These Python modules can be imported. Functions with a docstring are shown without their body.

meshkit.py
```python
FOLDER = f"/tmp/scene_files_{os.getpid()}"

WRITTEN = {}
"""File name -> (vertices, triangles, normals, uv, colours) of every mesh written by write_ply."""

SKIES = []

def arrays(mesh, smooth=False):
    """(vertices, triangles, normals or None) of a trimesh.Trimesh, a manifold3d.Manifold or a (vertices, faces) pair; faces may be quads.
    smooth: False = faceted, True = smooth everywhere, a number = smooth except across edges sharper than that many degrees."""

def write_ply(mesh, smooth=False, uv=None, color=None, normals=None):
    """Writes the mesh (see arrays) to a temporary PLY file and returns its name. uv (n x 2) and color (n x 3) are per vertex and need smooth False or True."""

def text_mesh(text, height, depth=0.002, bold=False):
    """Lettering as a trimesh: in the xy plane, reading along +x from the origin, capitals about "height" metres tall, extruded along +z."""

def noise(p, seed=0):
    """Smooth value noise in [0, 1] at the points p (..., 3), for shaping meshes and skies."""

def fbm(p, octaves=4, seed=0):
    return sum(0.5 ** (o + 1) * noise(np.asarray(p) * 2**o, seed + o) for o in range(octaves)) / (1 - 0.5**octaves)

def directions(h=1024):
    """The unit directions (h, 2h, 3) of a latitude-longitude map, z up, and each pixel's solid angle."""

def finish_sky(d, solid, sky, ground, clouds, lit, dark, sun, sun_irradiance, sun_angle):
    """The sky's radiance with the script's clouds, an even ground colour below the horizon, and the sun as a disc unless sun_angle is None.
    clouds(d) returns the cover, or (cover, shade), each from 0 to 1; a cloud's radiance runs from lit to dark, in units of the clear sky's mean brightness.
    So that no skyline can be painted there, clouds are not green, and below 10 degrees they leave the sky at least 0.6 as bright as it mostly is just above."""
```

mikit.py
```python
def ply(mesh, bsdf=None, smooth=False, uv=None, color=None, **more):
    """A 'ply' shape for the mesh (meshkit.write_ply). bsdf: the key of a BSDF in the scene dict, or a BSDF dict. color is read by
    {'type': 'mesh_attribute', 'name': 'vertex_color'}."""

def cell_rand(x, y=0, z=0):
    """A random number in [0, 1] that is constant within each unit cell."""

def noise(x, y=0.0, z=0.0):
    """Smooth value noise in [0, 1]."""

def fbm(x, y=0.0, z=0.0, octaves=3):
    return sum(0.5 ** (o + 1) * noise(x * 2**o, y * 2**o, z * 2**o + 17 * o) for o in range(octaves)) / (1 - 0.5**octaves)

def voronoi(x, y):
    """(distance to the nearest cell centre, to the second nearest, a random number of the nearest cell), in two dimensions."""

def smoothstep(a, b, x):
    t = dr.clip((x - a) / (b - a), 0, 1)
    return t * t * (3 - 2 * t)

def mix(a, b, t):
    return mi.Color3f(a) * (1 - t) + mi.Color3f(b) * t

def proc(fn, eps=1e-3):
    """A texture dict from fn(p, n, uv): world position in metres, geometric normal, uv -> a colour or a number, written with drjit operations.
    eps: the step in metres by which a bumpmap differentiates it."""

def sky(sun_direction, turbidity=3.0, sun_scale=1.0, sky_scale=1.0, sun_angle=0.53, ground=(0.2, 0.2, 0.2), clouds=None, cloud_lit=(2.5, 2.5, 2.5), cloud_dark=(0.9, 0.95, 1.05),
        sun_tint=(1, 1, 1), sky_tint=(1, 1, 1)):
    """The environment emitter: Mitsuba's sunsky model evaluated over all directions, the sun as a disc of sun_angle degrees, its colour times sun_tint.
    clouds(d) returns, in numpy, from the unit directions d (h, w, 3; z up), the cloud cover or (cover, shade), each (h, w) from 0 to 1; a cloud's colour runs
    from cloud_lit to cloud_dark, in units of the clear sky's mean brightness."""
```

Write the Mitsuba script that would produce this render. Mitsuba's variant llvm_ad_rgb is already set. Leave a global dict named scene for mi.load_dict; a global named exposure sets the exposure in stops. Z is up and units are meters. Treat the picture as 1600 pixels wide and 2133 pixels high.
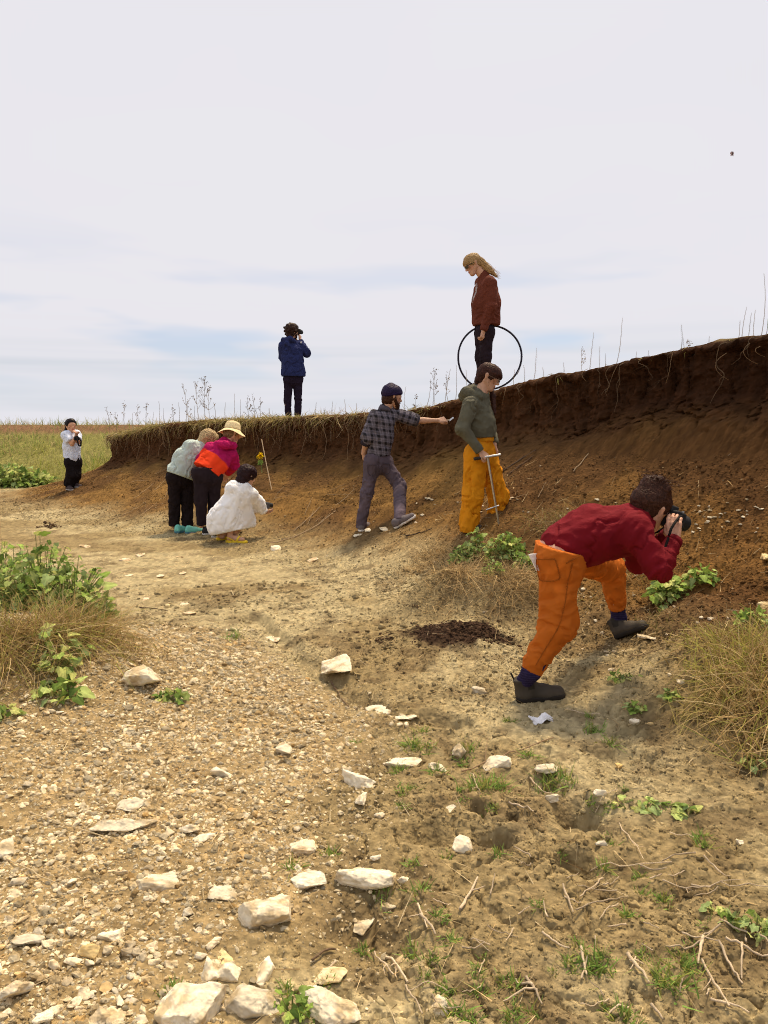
import math, random
import numpy as np, trimesh, manifold3d
import drjit as dr
import mitsuba as mi
import mikit, meshkit
from scipy.spatial import cKDTree
from scipy.interpolate import PchipInterpolator

T = mi.ScalarTransform4f
scene, labels = {}, {}

# ------------------------------------------------------------------ fast value noise from tables (shapes and vertex colours)
_T2 = np.random.default_rng(77).random((256, 256)).astype(np.float32)
_T3 = np.random.default_rng(78).random((64, 64, 64)).astype(np.float32)


def _cell(x):
    i = np.floor(x)
    t = (x - i).astype(np.float32)
    return i.astype(np.int32), t * t * (3 - 2 * t)


def n2(x, y, seed=0):
    (i, u), (j, w) = _cell(x), _cell(y)
    i0, j0 = (i + seed * 57) & 255, (j + seed * 131) & 255
    i1, j1 = (i0 + 1) & 255, (j0 + 1) & 255
    a = _T2[i0, j0]; a = a + (_T2[i1, j0] - a) * u
    b = _T2[i0, j1]; b = b + (_T2[i1, j1] - b) * u
    return a + (b - a) * w


def fbm2(x, y, f, octaves=4, seed=0):
    """Fractal value noise over the plane, each octave turned against the last."""
    x, y = np.asarray(x, float) * f, np.asarray(y, float) * f
    out = 0.0
    for o in range(octaves):
        out = out + 0.5 ** (o + 1) * n2(x, y, seed * 3 + o)
        x, y = (0.8 * x - 0.6 * y) * 2 + 13.7, (0.6 * x + 0.8 * y) * 2 - 7.3
    return np.asarray(out / (1 - 0.5 ** octaves), float)


def nz3(p, f, octaves=3, seed=0):
    p = np.asarray(p, float) * f
    out = 0.0
    for o in range(octaves):
        (i, u), (j, w), (k, z) = (_cell(p[..., a]) for a in range(3))
        i, j, k = (i + seed * 17 + o * 5) & 63, (j + seed * 29 + o * 11) & 63, (k + seed * 41 + o * 23) & 63
        I, J, K = (i + 1) & 63, (j + 1) & 63, (k + 1) & 63
        l = lambda a, b, t: a + (b - a) * t
        out = out + 0.5 ** (o + 1) * l(l(l(_T3[i, j, k], _T3[I, j, k], u), l(_T3[i, J, k], _T3[I, J, k], u), w), l(l(_T3[i, j, K], _T3[I, j, K], u), l(_T3[i, J, K], _T3[I, J, K], u), w), z)
        p = p * 2 + 9.7
    return np.asarray(out / (1 - 0.5 ** octaves), float)


# ------------------------------------------------------------------ camera, sky, exposure
CAM_Z, FOCAL, PITCH = 1.5, 1660.0, math.radians(6.24)      # focal length in pixels of the 1600-wide photograph
CP, SP = math.cos(PITCH), math.sin(PITCH)
scene['view_sensor'] = {'type': 'perspective', 'fov': math.degrees(2 * math.atan(800 / FOCAL)), 'fov_axis': 'x', 'near_clip': 0.05, 'far_clip': 9000.0,
                   'to_world': T().look_at(origin=[0, 0, CAM_Z], target=[0, CP, CAM_Z - SP], up=[0, 0, 1])}


def cloud_cover(d):
    x, y, z = d[..., 0], d[..., 1], d[..., 2]
    el = np.degrees(np.arcsin(np.clip(z, -1, 1)))
    az = np.arctan2(x, y)
    q = np.stack([az * 3.0 + 4, el * 0.16, 0 * az + 3], -1)
    wisp = fbm2(q[..., 0], q[..., 1], 1.0, 5, 11)
    big = fbm2(az * 1.6, el * 0.07, 1.0, 4, 5)
    low = np.exp(-((el - 3.4) / 2.4) ** 2)
    streak = fbm2(az * 2.2 + 1, el * 1.7, 1.0, 3, 23)
    shade = 0.05 + 0.16 * np.clip(big * 2 - 0.9, 0, 1) + low * (0.22 + 0.95 * np.clip(streak * 1.6 - 0.60, 0, 1)) * (0.55 + 0.9 * wisp)
    shade = shade + 0.16 * np.exp(-((el - 0.6) / 0.9) ** 2) * streak
    gap = np.clip((fbm2(az * 5 + 8, el * 0.5, 1.0, 4, 31) - 0.52) * 5, 0, 1) * np.exp(-((el - 6) / 4.5) ** 2) * 0.55
    return 1 - gap, np.clip(shade, 0, 1)


scene['sky_light'] = mikit.sky((0.2, 0.38, 0.9), turbidity=4, sun_scale=0.95, sun_angle=10, clouds=cloud_cover,
                               cloud_lit=(2.22, 2.17, 2.29), cloud_dark=(1.52, 1.68, 1.86), ground=(0.25, 0.2, 0.13), sun_tint=(1.0, 0.95, 0.82))
exposure = 1.75


def at(px, py, Y):
    """The world point that lies Y metres ahead on the line of sight of the photograph's pixel (px, py)."""
    r, u = (px - 800) / FOCAL, (1066.5 - py) / FOCAL
    d = np.array([r, CP + u * SP, -SP + u * CP])
    return np.array([0, 0, CAM_Z]) + d * (Y / d[1])


# ------------------------------------------------------------------ helpers
V = lambda *a: np.array(a, float)


def unit(v):
    v = np.asarray(v, float)
    return v / (np.linalg.norm(v, axis=-1, keepdims=True) + 1e-12)


def sst(a, b, x):
    t = np.clip((x - a) / (b - a), 0, 1)
    return t * t * (3 - 2 * t)




used = set()


def numbered(name):
    if name not in used:
        used.add(name)
        return name
    k = 1
    while f'{name}_{k:03d}' in used:
        k += 1
    used.add(f'{name}_{k:03d}')
    return f'{name}_{k:03d}'


def tag(key, label=None, cat=None, group=None, kind=None):
    d = {}
    if label: d['label'] = label
    if cat: d['category'] = cat
    if group: d['group'] = group
    if kind: d['kind'] = kind
    if d: labels[key] = d


def thing(name, label, cat, group=None):
    key = numbered(name)
    tag(key, label, cat, group)
    return key


def put(name, shape, parent=None, label=None, kind=None):
    key = numbered(f'{parent}__{name}' if parent else name)
    scene[key] = shape
    if label or kind: tag(key, label, None, None, kind)
    return key


def whole(name, shape, label, cat, group=None, kind=None):
    key = numbered(name)
    scene[key] = shape
    tag(key, label, cat, group, kind)
    return key


def cat_mesh(ms):
    vs, fs, n = [], [], 0
    for v, f in ms:
        vs.append(v); fs.append(np.asarray(f) + n); n += len(v)
    return np.vstack(vs), np.vstack(fs)


def grid_faces(nr, nc):
    i, j = np.meshgrid(np.arange(nr - 1), np.arange(nc - 1), indexing='ij')
    a = (i * nc + j).ravel()
    return np.vstack([np.stack([a, a + 1, a + nc + 1], 1), np.stack([a, a + nc + 1, a + nc], 1)])


def compact(v, f, *attrs):
    u, inv = np.unique(f.ravel(), return_inverse=True)
    return (v[u], inv.reshape(-1, 3)) + tuple(a[u] for a in attrs)


def tube(pts, radii, sides=6, caps=True):
    p = np.asarray(pts, float)
    r = np.broadcast_to(np.asarray(radii, float), (len(p),))
    t = unit(np.gradient(p, axis=0))
    ref = V(0.31, 0.22, 0.93) if abs(t[0] @ V(0.31, 0.22, 0.93)) < 0.9 else V(1, 0, 0)
    a = unit(np.cross(t, ref)); b = np.cross(t, a)
    ang = np.arange(sides) * 2 * np.pi / sides
    v = (p[:, None] + r[:, None, None] * (np.cos(ang)[None, :, None] * a[:, None] + np.sin(ang)[None, :, None] * b[:, None])).reshape(-1, 3)
    i, j = np.meshgrid(np.arange(len(p) - 1), np.arange(sides), indexing='ij')
    q = np.stack([i * sides + j, i * sides + (j + 1) % sides, (i + 1) * sides + (j + 1) % sides, (i + 1) * sides + j], -1).reshape(-1, 4)
    f = np.vstack([q[:, [0, 1, 2]], q[:, [0, 2, 3]]])
    if caps:
        n = len(v)
        v = np.vstack([v, p[:1], p[-1:]])
        k = np.arange(sides)
        f = np.vstack([f, np.stack([k * 0 + n, (k + 1) % sides, k], 1), np.stack([k * 0 + n + 1, k + (len(p) - 1) * sides, (k + 1) % sides + (len(p) - 1) * sides], 1)])
    return v, f


def spline(pts, n):
    p = np.asarray(pts, float)
    if len(p) == 2:
        return p[0] + (p[1] - p[0]) * np.linspace(0, 1, n)[:, None]
    s = np.r_[0, np.cumsum(np.linalg.norm(np.diff(p, axis=0), axis=1))]
    return np.stack([PchipInterpolator(s, p[:, k])(np.linspace(0, s[-1], n)) for k in range(p.shape[1])], 1)


def blades(base, direc, length, width, bend, seg=3, rng=None):
    """Curved grass blades: one strip of seg quads per row of base; returns vertices, faces, blade index per vertex, height fraction per vertex."""
    n = len(base)
    rng = rng or np.random.default_rng(1)
    d = unit(direc)
    side = unit(np.cross(d, rng.normal(size=(n, 3))))
    lean = unit(np.cross(side, d))
    t = np.linspace(0, 1, seg + 1)
    L, W, B = (np.broadcast_to(np.asarray(x, float), (n,)) for x in (length, width, bend))
    c = base[:, None] + d[:, None] * (t[None, :, None] * L[:, None, None]) + (lean[:, None] * B[:, None, None] + V(0, 0, -1) * np.abs(B)[:, None, None] * 0.6) * (t[None, :, None] ** 2 * L[:, None, None])
    w = (1 - t * 0.85)[None, :, None] * W[:, None, None] * 0.5
    v = np.stack([c - side[:, None] * w, c + side[:, None] * w], 2).reshape(-1, 3)
    m = (seg + 1) * 2
    k = np.arange(seg)
    q = np.vstack([np.stack([2 * k, 2 * k + 1, 2 * k + 3], 1), np.stack([2 * k, 2 * k + 3, 2 * k + 2], 1)])
    f = (q[None] + (np.arange(n) * m)[:, None, None]).reshape(-1, 3)
    return v, f, np.repeat(np.arange(n), m), np.tile(np.repeat(t, 2), n)


# ------------------------------------------------------------------ materials
def lin(r, g, b):
    c = np.array([r, g, b]) / 255
    return np.where(c < 0.04045, c / 12.92, ((c + 0.055) / 1.055) ** 2.4)


VC = {'type': 'mesh_attribute', 'name': 'vertex_color'}


def coded(p, n, uv):
    """The colour that shape() writes in a mesh's uv: u is the sum of the three channels, v holds their two proportions in steps of 1/255."""
    u, v = mi.Float(uv.x), mi.Float(uv.y)
    i = dr.floor(v / 256 + 1e-4)
    a, b = i / 255, (dr.round(v) - i * 256) / 255
    return mi.Color3f(a, b, dr.maximum(1 - a - b, 0)) * u


def coded_stone(p, n, uv):
    c = coded(p, n, uv)
    stain = mikit.smoothstep(0.46, 0.66, mikit.fbm(p.x * 18, p.y * 18, p.z * 18, 4))
    fine = mikit.fbm(p.x * 90, p.y * 90, p.z * 90, 2)
    return c * (0.80 + 0.40 * fine) * (1 - stain * mi.Color3f(0.30, 0.38, 0.50))


CODED, CODED_STONE = mikit.proc(coded), mikit.proc(coded_stone)


def earth_bump(p, n, uv):
    return (mikit.fbm(p.x * 70, p.y * 70, p.z * 70, 3) - 0.5) * 0.014


def stone_bump(p, n, uv):
    return (mikit.fbm(p.x * 45, p.y * 45, p.z * 45, 4) - 0.5) * 0.022


def cloth_bump(p, n, uv):
    return (mikit.noise(p.x * 260, p.y * 260, p.z * 260) - 0.5) * 0.0022 + (mikit.fbm(p.x * 34, p.y * 34, p.z * 34, 2) - 0.5) * 0.006


def material(name, make):
    """Two versions of a material: one that reads a mesh's colour from its uv, one that reads it from its vertices."""
    scene['mat_' + name] = make(CODED_STONE if name == 'stone' else CODED)
    scene['mat_' + name + '_varied'] = make(VC)


def matte(c, rough=0.9, spec=0.12, **k):
    return {'type': 'principled', 'base_color': c, 'roughness': rough, 'specular': spec, **k}


def bumped(fn, eps, b):
    return {'type': 'bumpmap', 'arbitrary': mikit.proc(fn, eps), 'scale': 1.0, 'b': b}


two = lambda b: {'type': 'twosided', 'b': b}
material('earth', lambda c: two(bumped(earth_bump, 2e-3, matte(c, 0.95, 0.08))))
material('stone', lambda c: two(bumped(stone_bump, 2e-3, matte(c, 0.85, 0.18))))
material('cloth', lambda c: two(bumped(cloth_bump, 1.5e-3, matte(c, 0.85, 0.1, sheen=0.08))))
material('skin', lambda c: two(matte(c, 0.5, 0.3)))
material('hair', lambda c: two(matte(c, 0.5, 0.12)))
material('plain', lambda c: two(matte(c, 0.7, 0.25)))
material('dry', lambda c: two(matte(c, 0.85, 0.12)))
material('leaf', lambda c: {'type': 'principledthin', 'base_color': c, 'roughness': 0.6, 'diff_trans': 0.5, 'eta': 1.3})
material('steel', lambda c: two(matte(c, 0.3, 0.5, metallic=0.9)))
material('lens_glass', lambda c: two(matte(c, 0.06, 0.8)))


def shape(mesh, bsdf, smooth=True, color=None, varied=None, **k):
    """A 'ply' shape coloured per vertex. Where each triangle is of one hue, the colour is coded in the uv, which lets the renderer join meshes of a material."""
    v, f, _ = meshkit.arrays(mesh)
    c = np.clip(np.asarray(color, float), 0.0005, 0.95)
    tot = c.sum(1)
    q = np.floor(c[:, :2] / tot[:, None] * 255 + 0.5137).astype(int)
    idx = q[:, 0] * 256 + q[:, 1]
    if varied or (idx[f] != idx[f[:, :1]]).any():
        mean = c.mean(0) / c.mean(0).sum()
        if varied or varied is None and np.percentile(np.abs(c / tot[:, None] - mean).max(1), 98) > 0.055:
            return mikit.ply((v, f), f'mat_{bsdf}_varied', smooth=smooth, color=c, **k)
        q = np.round(mean * 255).astype(int)
        idx = np.full(len(v), q[0] * 256 + q[1])
    return mikit.ply((v, f), 'mat_' + bsdf, smooth=smooth, uv=np.stack([tot, idx], 1), **k)


def flat(mesh, color, bsdf, smooth=True, var=0.0, f=40, seed=0, **k):
    """A shape of one base colour, or of one colour per vertex, with a little variation over it."""
    v, fc, _ = meshkit.arrays(mesh)
    if smooth is not True and smooth is not False:
        m = trimesh.graph.smooth_shade(trimesh.Trimesh(v, fc, process=False), angle=np.radians(smooth), facet_minarea=None)
        if np.ndim(color) > 1:
            color = np.asarray(color)[cKDTree(v).query(m.vertices)[1]]
        v, fc = np.array(m.vertices), np.array(m.faces)
        smooth = True
    c = np.broadcast_to(np.asarray(color, float), (len(v), 3)).copy()
    if var:
        c *= (1 + var * 2 * (nz3(v, f, 3, seed) - 0.5))[:, None]
    return shape((v, fc), bsdf, smooth=smooth, color=np.clip(c, 0, 1), **k)

# ------------------------------------------------------------------ terrain: the bank's edge line and the ground's height
_edge = [(1600, 691, 6.6), (1450, 720, 7.35), (1300, 752, 8.1), (1190, 772, 8.65), (1090, 795, 9.3), (1030, 815, 9.75), (940, 833, 10.3), (875, 850, 10.8), (755, 861, 11.6),
         (600, 869, 12.5), (440, 876, 13.5), (330, 885, 14.5), (250, 901, 15.8), (225, 908, 17.2)]
EDGE = [V(6.4, -9, 2.3), V(6.2, -3, 2.35), V(5.4, 2.0, 2.38), V(4.35, 4.6, 2.36)] + [at(*e) for e in _edge] + [V(-6.25, 19, 1.36), V(-6.7, 21.5, 1.36), V(-7.0, 25, 1.38), V(-7.1, 31, 1.4)]
_c = np.array(EDGE)
_s = np.r_[0, np.cumsum(np.linalg.norm(np.diff(_c[:, :2], axis=0), axis=1))]
_pch = [PchipInterpolator(_s, _c[:, k]) for k in range(3)]


def edge_at(t):
    h = 0.6
    x, y = [sum(w * _pch[k](np.clip(t + o * h, 0, _s[-1])) for o, w in ((-1, .25), (0, .5), (1, .25))) for k in (0, 1)]
    return np.stack([x, y, _pch[2](t)], -1)


ET = np.linspace(0, _s[-1], 3000)
EP = edge_at(ET)
_tan = unit(np.gradient(EP[:, :2], axis=0))
EN = np.stack([-_tan[:, 1], _tan[:, 0]], 1)           # towards the pit
_tree = cKDTree(EP[:, :2])


def edge_dist(x, y):
    """(signed distance from the edge line, positive in the pit; arc length; height of the bank's top)."""
    p = np.stack([np.ravel(x), np.ravel(y)], 1)
    i = _tree.query(p)[1]
    s = ((p - EP[i, :2]) * EN[i]).sum(1)
    return s.reshape(np.shape(x)), ET[i].reshape(np.shape(x)), EP[i, 2].reshape(np.shape(x))


FACE = 0.62


def px_ground(px, py, z=0.0):
    """Where the line of sight of a pixel meets the level z."""
    r, u = (px - 800) / FOCAL, (1066.5 - py) / FOCAL
    d = np.array([r, CP + u * SP, -SP + u * CP])
    return np.array([0, 0, CAM_Z])[:2] + d[:2] * ((z - CAM_Z) / d[2])


GRAVEL = np.array([px_ground(*p, 0.03) for p in [(-60, 1390), (150, 1370), (330, 1310), (480, 1318), (600, 1385), (700, 1440), (770, 1500), (740, 1580), (650, 1640), (600, 1730), (690, 1860), (640, 1930), (520, 2000), (600, 2200), (400, 2700)]] + [V(-4, 0.2), V(-7, 4)])
from shapely.geometry import Polygon, Point, LineString
GPOLY = Polygon(GRAVEL)
_gt = cKDTree(np.array([GPOLY.boundary.interpolate(a).coords[0] for a in np.arange(0, GPOLY.length, .015)]))


def poly_dist(x, y):
    """Distance to the gravel's outline, positive inside."""
    x, y = np.ravel(x), np.ravel(y)
    inside = np.zeros(len(x), bool)
    for (ax, ay), (bx_, by_) in zip(GRAVEL, np.roll(GRAVEL, -1, 0)):
        m = (ay > y) != (by_ > y)
        inside ^= m & (x < (bx_ - ax) * (y - ay) / (by_ - ay + 1e-12) + ax)
    d = _gt.query(np.stack([x, y], 1))[0]
    return np.where(inside, d, -d)


def gravel_mask(x, y):
    d = poly_dist(x, y).reshape(np.shape(x))
    d = d + 0.35 * (fbm2(x, y, 3.0, 4, 3) - 0.5)
    return sst(-0.12, 0.16, d)


MOUNDS = [(at(1000, 1180, 6.25), 0.50, 0.34, 0.30), (at(890, 1180, 6.1), 0.25, 0.25, 0.12), (at(1590, 1370, 4.2), 0.62, 0.75, 0.36), (at(40, 1290, 4.6), 0.75, 0.75, 0.33), (at(1430, 1230, 5.2), 0.3, 0.22, 0.12)]
HOLES = [(1205, 1695, .085, .10), (1190, 1790, .07, .08), (995, 1693, .03, .06), (1030, 1745, .06, .07), (1068, 1707, .02, .04), (905, 1740, .09, .05), (760, 1940, .13, .05), (1290, 1590, .12, .04), (700, 1700, .1, .03), (1120, 1640, .12, .03), (1300, 1850, .16, .03)]
HOLES = [(*px_ground(a, b), r, d) for a, b, r, d in HOLES]
GULLY = LineString([px_ground(*p) for p in [(520, 1290), (590, 1335), (625, 1372), (700, 1430), (760, 1462), (860, 1500), (960, 1520)]])
_gul = cKDTree(np.array([GULLY.interpolate(a).coords[0] for a in np.arange(0, GULLY.length, .02)]))
DARK_PILE = px_ground(955, 1310, 0.08)


def floor_height(x, y):
    r = np.hypot(x, y)
    z = 0.011 * np.clip(y - 3, 0, 8)
    z = z + 1.40 * sst(20.6, 29, r + 0.8 * (fbm2(x, y, 0.3, 2, 8) - 0.5)) - 0.06 * sst(14, 18, y) * (1 - sst(20, 22, y))
    near = 1 - sst(8, 14, r)
    z = z + 0.10 * (fbm2(x, y, 0.75, 3, 1) - 0.5) * near
    z = z + 0.055 * sst(0.3, -0.8, x + 0.25 * (y - 2.5)) * (1 - sst(4.2, 5.2, y))
    return z


def height(x, y, detail=True):
    x, y = np.asarray(x, float), np.asarray(y, float)
    s, t, zt = edge_dist(x, y)
    f = floor_height(x, y)
    zf = zt - FACE
    q = np.clip(s / (2.45 + 0.3 * np.sin(t * 1.1)), 0, 1)
    slope = np.maximum(zf - f, 0) * (1 - q) ** 1.75
    z = f + slope
    for (c, rx, ry, h) in MOUNDS:
        z = z + h * np.exp(-((((x - c[0]) / rx) ** 2 + ((y - c[1]) / ry) ** 2) ** 1.3))
    for (hx, hy, r, dp) in HOLES:
        e = 1 + 0.5 * (fbm2(x, y, 9.0, 2, 4) - 0.5)
        z = z - 1.6 * dp * np.exp(-((((x - hx) ** 2 + (y - hy) ** 2) / (r * e) ** 2) ** 1.6))
    z = z + 0.09 * np.exp(-((((x - DARK_PILE[0]) / .34) ** 2 + ((y - DARK_PILE[1]) / .26) ** 2) ** 1.2))
    d = _gul.query(np.stack([np.ravel(x), np.ravel(y)], 1))[0].reshape(np.shape(x)) + 0.1 * (fbm2(x, y, 5., 3, 6) - 0.5)
    z = z - 0.07 * (1 - sst(0.02, 0.12, d))
    if detail:
        g = gravel_mask(x, y)
        clay = (1 - g) * (1 - sst(5.0, 6.5, y)) * sst(-0.5, 0.4, x + 0.2)
        rough = 0.35 + 0.65 * clay
        z = z + 0.05 * clay * (fbm2(x, y, 3.3, 3, 12) - 0.5)
        lump = np.abs(fbm2(x, y, 9.0, 4, 13) - 0.5) * 2
        z = z + rough * 0.034 * (lump - 0.3) + rough * 0.042 * (fbm2(x, y, 24.0, 5, 14) - 0.5) - rough * 0.022 * (1 - sst(0, .035, np.abs(fbm2(x, y, 6.0, 4, 19) - .5)))
        sl_ = sst(2.9, 2.2, s) * sst(-.2, .1, s)
        z = z + sl_ * (0.05 * (fbm2(x, y, 8.0, 4, 16) - 0.5) + 0.022 * (np.abs(fbm2(x, y, 21.0, 3, 17) - .5) * 2 - .3))
        rill = fbm2(x * 0.35 + y * 0.25, y * 1.0 - x * 0.4, 7.0, 3, 15)
        z = z + 0.050 * (rill - 0.5) * sst(4.6, 6.5, y) * (1 - sst(13, 18, y))
    return z


def on_ground(px, py):
    """The point of the terrain on the line of sight of a pixel."""
    r, u = (px - 800) / FOCAL, (1066.5 - py) / FOCAL
    d = np.array([r, CP + u * SP, -SP + u * CP])
    lo, hi = 1.2, 40.0
    for n in (160, 24, 24):
        ts = np.linspace(lo, hi, n) if lo > 1.2 else np.geomspace(lo, hi, n)
        p = np.array([0, 0, CAM_Z]) + d * ts[:, None]
        below = p[:, 2] < height(p[:, 0], p[:, 1])
        k = int(np.argmax(below)) if below.any() else n - 1
        lo, hi = ts[max(k - 1, 0)], ts[k]
    p = np.array([0, 0, CAM_Z]) + d * hi
    return np.array([p[0], p[1], float(height(p[0], p[1]))])


def soil_color(x, y, z, s, zt, g):
    """Base colours of the soil by what it is: dry clay, gravelly silt, ochre subsoil, dark topsoil."""
    n1 = fbm2(x, y, 1.3, 4, 21)[..., None]; n2 = fbm2(x, y, 7.0, 4, 22)[..., None]; n3 = fbm2(x, y, 45.0, 3, 23)[..., None]
    pale, warm, deep = V(.350, .288, .160), V(.240, .182, .090), V(.115, .079, .040)
    c = pale * (1 - sst(.38, .62, n1)) + warm * sst(.38, .62, n1)
    k = sst(.50, .72, n2) * 0.55
    c = c * (1 - k) + deep * k
    right = (sst(0.2, 1.6, x) * (1 - sst(6.5, 8, y)))[..., None]
    c = c * (1 - 0.10 * right)
    grav = V(.275, .200, .098) * (0.8 + 0.4 * n2)
    c = c * (1 - g[..., None]) + grav * g[..., None]
    w = 0.5 * (fbm2(x, y, 1.1, 4, 24) - 0.5)
    sl = (1 - sst(1.3, 2.5, s + w * 1.6))[..., None] * (1 - sst(19, 23, np.hypot(x, y)))[..., None]
    och = V(.178, .100, .031) * (1 - sst(.4, .62, n1)) + V(.104, .056, .021) * sst(.4, .62, n1)
    rt = sst(0.6, 3.0, x)[..., None]
    och = och * (1 - rt * V(.18, .26, .30))
    c = c * (1 - sl) + och * (0.75 + 0.5 * n2) * sl
    dz = zt - z
    tp = (1 - sst(.48, .85, dz + 0.30 * (nz3(np.stack([x, y, z], -1), 2.2, 4, 25) - 0.5)))[..., None] * (s < 1.0)[..., None]
    top = V(.056, .0235, .0108) * (0.5 + 1.0 * n2)
    top = top * (1 - 0.35 * rt) + V(.018, .0105, .004) * (1 - rt)
    c = c * (1 - tp) + top * tp
    e = np.exp(-(((x - DARK_PILE[0]) / .36) ** 2 + ((y - DARK_PILE[1]) / .27) ** 2) ** 1.2)
    e = sst(.25, .6, e + 0.7 * (n2[..., 0] - 0.5))[..., None]
    c = c * (1 - e) + V(.045, .026, .016) * e
    far = sst(19.5, 22, np.hypot(x, y))[..., None] * (1 - sst(1.22, 1.36, z))[..., None]
    c = c * (1 - far) + V(.17, .16, .05) * far
    brow = sst(1.16, 1.32, z)[..., None] * sst(24, 27, np.hypot(x, y))[..., None]
    c = c * (1 - brow) + V(.15, .085, .045) * brow
    return np.clip(c * (0.45 + 1.1 * n3), 0.004, 0.9)


# the floor of the pit: one sheet, finest near the camera
ang = np.unique(np.r_[np.linspace(-180, -38, 40), np.linspace(-38, -29, 14), np.linspace(-29, 29, 470), np.linspace(29, 38, 14), np.linspace(38, 180, 40)])
ang = np.radians(ang)
rad = np.r_[np.linspace(0.05, 1.5, 10)[:-1], 1.5 * np.exp(np.arange(0, math.log(24 / 1.5), 0.0039)), np.geomspace(24.1, 62, 60)]
R_, A_ = np.meshgrid(rad, ang, indexing='ij')
gx, gy = R_ * np.sin(A_), R_ * np.cos(A_)
gs, gt, gzt = edge_dist(gx, gy)
gg = gravel_mask(gx, gy)
gz = height(gx, gy)
gcol = soil_color(gx, gy, gz, gs, gzt, gg)
gz = gz - 0.35 * sst(0.95, 0.45, gs)
gv = np.stack([gx, gy, gz], -1).reshape(-1, 3)
gf = grid_faces(len(rad), len(ang))[:, ::-1]
gf = gf[(gs.ravel()[gf] > -0.2).all(1)]
gv, gf, gcol = compact(gv, gf, gcol.reshape(-1, 3))
put('ground', shape((gv, gf), 'earth', smooth=True, color=gcol))
tag('ground', 'dry trodden floor of the cut, pale gravel on the left and cracked clay on the right', None, None, 'structure')

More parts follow.
